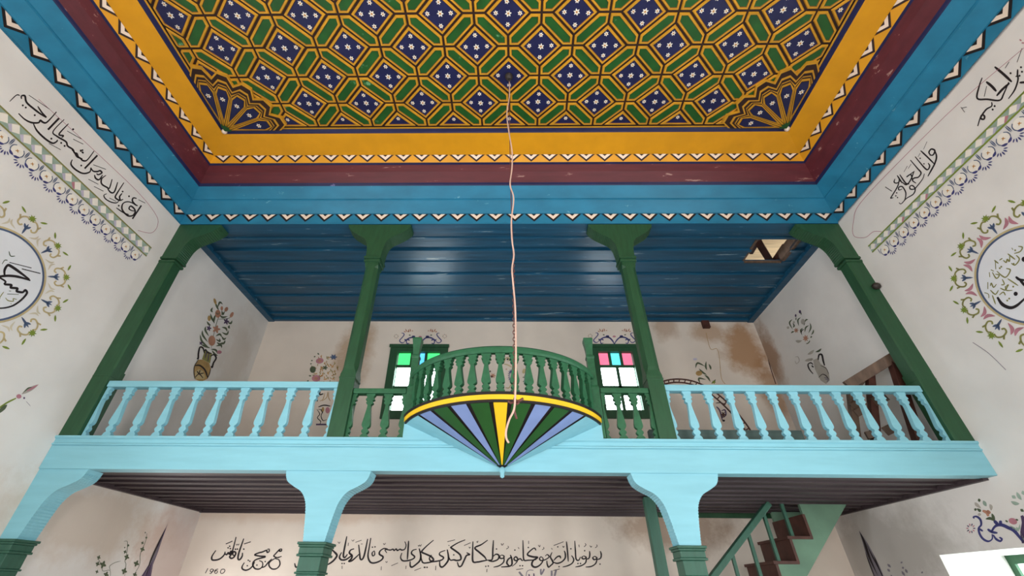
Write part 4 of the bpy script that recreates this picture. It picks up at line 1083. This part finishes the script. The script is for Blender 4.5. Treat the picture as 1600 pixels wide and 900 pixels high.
p.E(262, 70, 13, 32, 'vase', 1, -.3).E(375, 150, 17, 25, 'salmon', 1, .5).E(430, 205, 16, 30, 'salmon', 1, .5).E(330, 140, 13, 22, 'salmon', 1).E(120, 490, 20, 22, 'plum', 1, 0, 5).E(305, 580, 24, 18, 'rose', 1).E(203, 240, 16, 28, 'vase', 1)
p.S('270,180 290,200 310,180', 6, 'leafdark', 2)
p.done('bouquet', p0)
p0 = thing('painted_vase', ony(515, 660, YB), 'faded painted bouquet in outlined vase on the stained end wall left of the post', 'wall painting')
p = Paint('B', 470, 540, 6.92)
p.S('210,490 205,530 245,520;190,520 175,560 180,605', 14, I); p.S('205,600 240,580 260,510;230,600 280,560 290,500;320,600 300,560 300,500', 7, 'vase'); p.S('190,665 250,645 320,655', 12, I)
p.S('175,690 205,740 180,780 215,820 205,850;190,690 240,700 220,760 240,810 280,800;215,690 240,730', 8, I); p.E(290, 700, 24, 34, 'rose').E(240, 690, 14, 26, 'vase', 1); p.F('165,845 275,845 280,862 165,862', 'plum')
p.done('vase', p0)
p = Paint('B', 470, 540, 6.92)
for k in range(95):
    a = random.uniform(0, 2*pi); r = sqrt(random.random()); x, y = 255+150*r*cos(a), 250+155*r*sin(a); g = random.uniform(0, pi)
    p.leaf('%f,%f %f,%f' % (x-16*cos(g), y-16*sin(g), x+16*cos(g), y+16*sin(g)), 10, random.choice(('vase', 'olive', 'ochre', 'ochre')))
p.leaf('180,80 200,100;130,160 110,165;120,195 100,200;90,380 65,385;160,115 140,125;115,330 85,325', 16, 'leafdark')
p.E(205, 165, 42, 30, 'rose', 1, -.2).E(165, 355, 46, 36, 'rose', 1).E(355, 125, 44, 34, 'slate', 1, 0, 6).E(130, 260, 32, 36, 'leafdark', 1).E(265, 240, 30, 28, 'leafdark', 1, 0, 5).E(205, 165, 20, 14, 'salmon', 2).E(165, 355, 20, 16, 'salmon', 2)
p.done('bouquet', p0)
p0 = thing('painted_vase', onx(1290, 600, W), 'worn grey painted vase of flowers on the right gallery wall', 'wall painting')
p = Paint('R', 1210, 470, 6.92)
p.F('420,640 470,620 500,680 560,720 590,780 600,860 560,900 500,860 440,740', 'faint').S('475,640 485,585 515,585 530,650 545,700', 17, I, 1); p.S('420,790 380,740 365,690 395,670 420,690;405,700 425,720', 12, I, 1); p.S('480,830 520,795 560,810 590,850', 8, I, 1); p.S('550,850 585,850 570,880;540,830 575,835', 10, 'grey_ink', 1); p.S('500,700 560,730 590,790', 5, I, 1)
p.done('vase', p0)
p = Paint('R', 1210, 470, 6.92)
p.leaf('195,200 165,240 200,310;200,240 215,270 200,290;265,270 255,210 285,180;330,340 340,290 375,265;370,350 395,290 385,235;300,370 285,320 310,295;330,230 345,205 365,205;400,370 420,340 425,310;310,200 325,230 320,270;180,350 200,335 215,335;390,400 400,390 405,380', 16, 'leafdark'); p.S('290,350 300,320 320,310', 9, I); p.S('235,180 235,210;285,120 292,150', 9, 'leafdark')
p.E(237, 320, 28, 30, 'salmon', 1, 0, 7).E(340, 405, 34, 40, 'salmon', 1, 0, 7).E(310, 225, 22, 30, 'faint', 1).E(278, 118, 13, 18, 'plum', 1).E(232, 160, 9, 16, 'plum', 1).E(213, 232, 10, 14, 'faint', 1).E(150, 290, 14, 14, 'faint', 1)
p.leaf('445,555 485,540 510,515', 22, 'leafdark'); p.leaf('360,580 400,560 430,530;230,430 260,440 300,430;330,650 370,640 420,625;380,650 400,635 420,630', 30, 'faint'); p.S('345,465 370,455 385,430', 10, 'leafdark')
p.S('225,610 255,605 270,650 240,680 225,650', 6, 'faint')
p.done('bouquet', p0)
p0 = thing('painted_vase', ony(1110, 620, YB), 'worn painted flower spray behind the arched rack on the end wall', 'wall painting')
p = Paint('B', 1070, 550, 7.5)
p.leaf('125,190 150,130 240,170;165,195 210,240 260,270;180,370 165,310 250,325;250,110 245,170 260,215;280,140 300,180 305,210;310,370 340,350 360,320;230,270 270,300 300,350', 22, 'leafdark'); p.E(165, 250, 38, 30, 'vase', 1).E(120, 85, 26, 14, 'mauve', 1).E(340, 355, 24, 24, 'leaf', 1, 0, 5)
p.done('bouquet', p0)
p = Paint('B', 1070, 550, 7.5)
p.S('360,600 420,595 480,620', 9, I); p.S('370,640 410,690 440,800;430,690 470,680 480,740 440,770', 14, 'plum'); p.E(450, 735, 32, 40, 'rust', 1, 0, 6).E(455, 805, 16, 12, I, 1)
p.done('vase', p0)
# ---- arabesques over the two gallery windows
def arabesque(dx, dy, label):
    p = Paint('B', 600+dx, 500+dy, 13.333)
    for s in (0, 1):
        f = (lambda t: t) if s == 0 else (lambda t: ';'.join(' '.join('%f,%s' % (1520-float(q.split(',')[0]), q.split(',')[1]) for q in a.split()) for a in t.split(';')))
        p.S(f('760,510 800,440 860,380 930,365 1000,380 1070,420'), 26, 'indigo'); p.S(f('1000,400 1050,430 1040,490 990,485;1070,420 1110,470 1160,472 1195,430 1150,375 1105,320 1110,280 1155,275'), 18, 'indigo')
        p.S(f('1060,440 1090,400;985,425 1020,410'), 22, 'indigo'); p.S(f('870,350 940,350'), 42, 'indigo')
        p.leaf(f('960,250 980,180;1000,260 1010,190;1040,250 1075,185;1060,250 1110,240;920,240 930,215;985,240 1040,240'), 26, 'salmon'); p.leaf(f('960,320 1005,312'), 26, 'leafdark')
        for k in range(8):
            g = 2*pi*k/8; p.leaf(f('%f,%f %f,%f' % (1265+25*cos(g), 340+25*sin(g), 1265+52*cos(g), 340+48*sin(g))), 14, 'salmon' if k % 2 else 'leafdark')
    p.E(755, 352, 34, 20, 'rose', 1)
    p.done('painted_arabesque', None, label, 'wall painting')
arabesque(0, 0, 'blue scroll with small flowers painted over the left gallery window')
arabesque(303, -.5, 'blue scroll with small flowers painted over the right gallery window')
p = Paint('B', 740, 540, 11.25)
for k in range(16):
    g = 2*pi*k/16; p.leaf('%f,%f %f,%f' % (660+18*cos(g), 530+40*sin(g), 660+62*cos(g), 530+120*sin(g)), 16, 'slate' if k % 2 else 'indigo')
p.E(672, 552, 26, 26, 'salmon', 1, 0, 6)
p.S('540,300 560,230 610,210 620,260 590,270;530,325 600,340 670,380;640,220 690,200 680,250;560,740 620,745 660,690 700,740', 18, 'tan'); p.S('590,230 605,250', 30, I, 1); p.leaf('600,150 640,130;650,160 700,90;620,200 640,150;560,420 590,410', 20, 'salmon')
p.E(340, 530, 52, 48, 'salmon', 0, 0, 6).E(320, 545, 20, 18, 'rust', 1).E(292, 455, 14, 16, 'leafdark', 1).E(885, 450, 28, 46, 'tan', 0, .3); p.S('860,560 900,560 905,610 865,635;890,530 940,535', 18, 'leafdark')
p.done('painted_arabesque', None, 'painted flower motif on the end wall seen through the bow balcony balusters', 'wall painting')
# ---- lower walls
p = Paint('R', 1500, 760, 9); n = 'indigo'
p.S('900,790 830,700 760,620 680,580 600,545 530,545 480,580 440,650', 40, n); p.S('480,480 540,540;570,480 575,540', 38, n); p.S('390,600 450,640 530,655', 30, n); p.S('455,670 455,740 400,772 330,740 280,670 265,590 300,540 290,470 240,425 190,430 205,450', 26, n); p.S('470,680 510,740 570,770 590,740 555,715', 26, n); p.S('265,590 325,630', 22, n)
p.leaf('360,460 430,450 495,490;450,380 470,430 495,480;240,310 280,340 300,350;200,320 240,330;265,170 280,220;850,320 900,355', 42, 'leafdark'); p.leaf('330,200 350,240 375,280;720,210 780,240 840,245;800,80 830,140 870,190;880,60 900,120;730,130 790,170', 50, 'sage'); p.leaf('210,225 240,260 300,310;420,250 440,290 440,340;250,390 300,400', 46, 'faint'); p.S('320,340 380,370 400,420;380,340 430,380', 34, 'salmon')
p.E(748, 490, 62, 42, 'rose', 1, .4).E(660, 490, 22, 12, 'leafdark', 1, .6).E(805, 470, 20, 12, 'leafdark', 1, .4); p.leaf('700,550 780,600 840,630;790,570 830,600 845,530', 30, 'sage')
for k in range(10):
    g = 2*pi*k/10; p.leaf('%f,%f %f,%f' % (155+28*cos(g), 590+32*sin(g), 155+68*cos(g), 590+74*sin(g)), 18, 'rose' if k % 2 else 'plum')
p.S('890,800 880,640 900,500 870,410', 50, 'plum'); p.leaf('850,650 890,720 900,760', 20, 'sage')
p.done('painted_arabesque', None, 'blue scroll with leaves and rose bud on the right wall over the low window', 'wall painting')
p = Paint('L', 0, 560, 6.43)
p.S('-40,520 60,450 160,400', 16, 'leaf'); p.S('-30,560 30,500 70,465', 42, 'leafdark', 0, 'leaf'); p.leaf('215,360 300,310 385,262', 40, 'faint'); p.leaf('260,330 320,300 385,262', 20, 'rose', 1); p.leaf('230,345 280,300 320,290', 14, 'leafdark', 1); p.E(187, 382, 26, 22, 'rose', 1); p.E(240, 398, 9, 11, 'plum', 1); p.S('260,430 305,480', 3, 'plum')
p.done('painted_tulip', None, 'painted tulip bud on a green stem low on the left wall', 'wall painting')
p = Paint('L', 150, 800, 9)
p.F('1010,160 960,270 880,440 810,600 740,740 640,900 620,960 760,960 800,740 870,560 930,380', 'plum'); p.S('980,220 880,430 760,700 690,960', 22, I, 1, 'leaf'); p.S('940,330 870,520 800,700 740,960;870,480 780,690 660,930', 14, 'grey_ink', 1, 'leaf')
p.done('painted_cypress', None, 'dark slender cypress painted on the left wall below the gallery', 'wall painting')
p = Paint('L', 150, 800, 9); l = 'leafdark'
p.S('520,900 610,740 620,600 650,520 700,400 715,300;400,900 420,740 405,690 430,580 440,420 390,415;200,900 190,820 95,830 80,760 30,650 60,610;200,820 190,760 270,710 345,690', 6, l)
for (x, y, r) in ((650, 435, 26), (650, 525, 44), (565, 725, 52), (545, 880, 40), (705, 360, 22), (405, 560, 30), (430, 635, 48), (395, 830, 54), (450, 470, 24), (95, 740, 62), (140, 880, 50), (35, 640, 36), (20, 730, 40), (10, 840, 30), (690, 290, 14), (400, 500, 14)): p.E(x, y, r*.8, r, l, 1, .4, 4)
p.done('painted_vine', None, 'green leafy vines painted on the left wall below the gallery', 'wall painting')
p = Paint('R', 1310, 800, 9)
p.F('290,260 340,330 420,450 500,600 590,780 660,960 520,960 450,780 390,600 340,420', 'grey_ink'); p.S('300,270 370,430 440,640 560,900', 34, I, 1, 'leaf'); p.S('400,450 470,600 600,850 640,960;380,560 450,750 530,960;500,600 560,760 640,940', 18, I, 1, 'leaf')
p.done('painted_cypress', None, 'dark slender cypress painted on the right wall below the stairs', 'wall painting')
p = Paint('R', 1310, 800, 9); p.leaf('690,730 740,780;690,800 730,840;890,830 940,900;940,800 975,860;740,880 770,960;900,770 920,800;880,700 900,720;1170,840 1190,860', 34, 'grey_ink')
p.done('painted_vine', None, 'faint grey leaves painted on the right wall left of the low window', 'wall painting')
# ---- cracks and lines in the plaster
def crack(name, plane, txt, w, m, label):
    p = Paint(plane); p.S(txt, w, m, 0, 'even'); p.done(name, None, label, 'crack')
crack('painted_line', 'R', '1600,75 1500,160 1400,258 1344,318 1334,345 1334,368 1352,371 1365,362 1378,362', .8, 'rose', 'thin rose outline of the writing band on the right wall')
crack('painted_line', 'L', '60,155 150,238 215,300 243,335 246,352 236,364 215,360', .7, 'rose', 'thin rose outline at the end of the writing band on the left wall')
crack('plaster_crack', 'R', '1520,535 1545,552 1572,578', 1.0, 'grey_ink', 'fine diagonal crack in the right wall plaster below the medallion')
crack('plaster_crack', 'B', '1197,520 1200,560 1212,600', 1.5, 'rust', 'dark crack in the stained corner of the end wall')
crack('plaster_crack', 'B', '1103,520 1110,545 1120,545 1124,560 1127,590 1133,600', .8, 'vase', 'thin crack running down the end wall from the beam hole')
crack('hanging_wire', 'B', '1028,795 1045,822 1056,850 1068,890', .8, 'grey_ink', 'thin wire running down the end wall below the gallery')
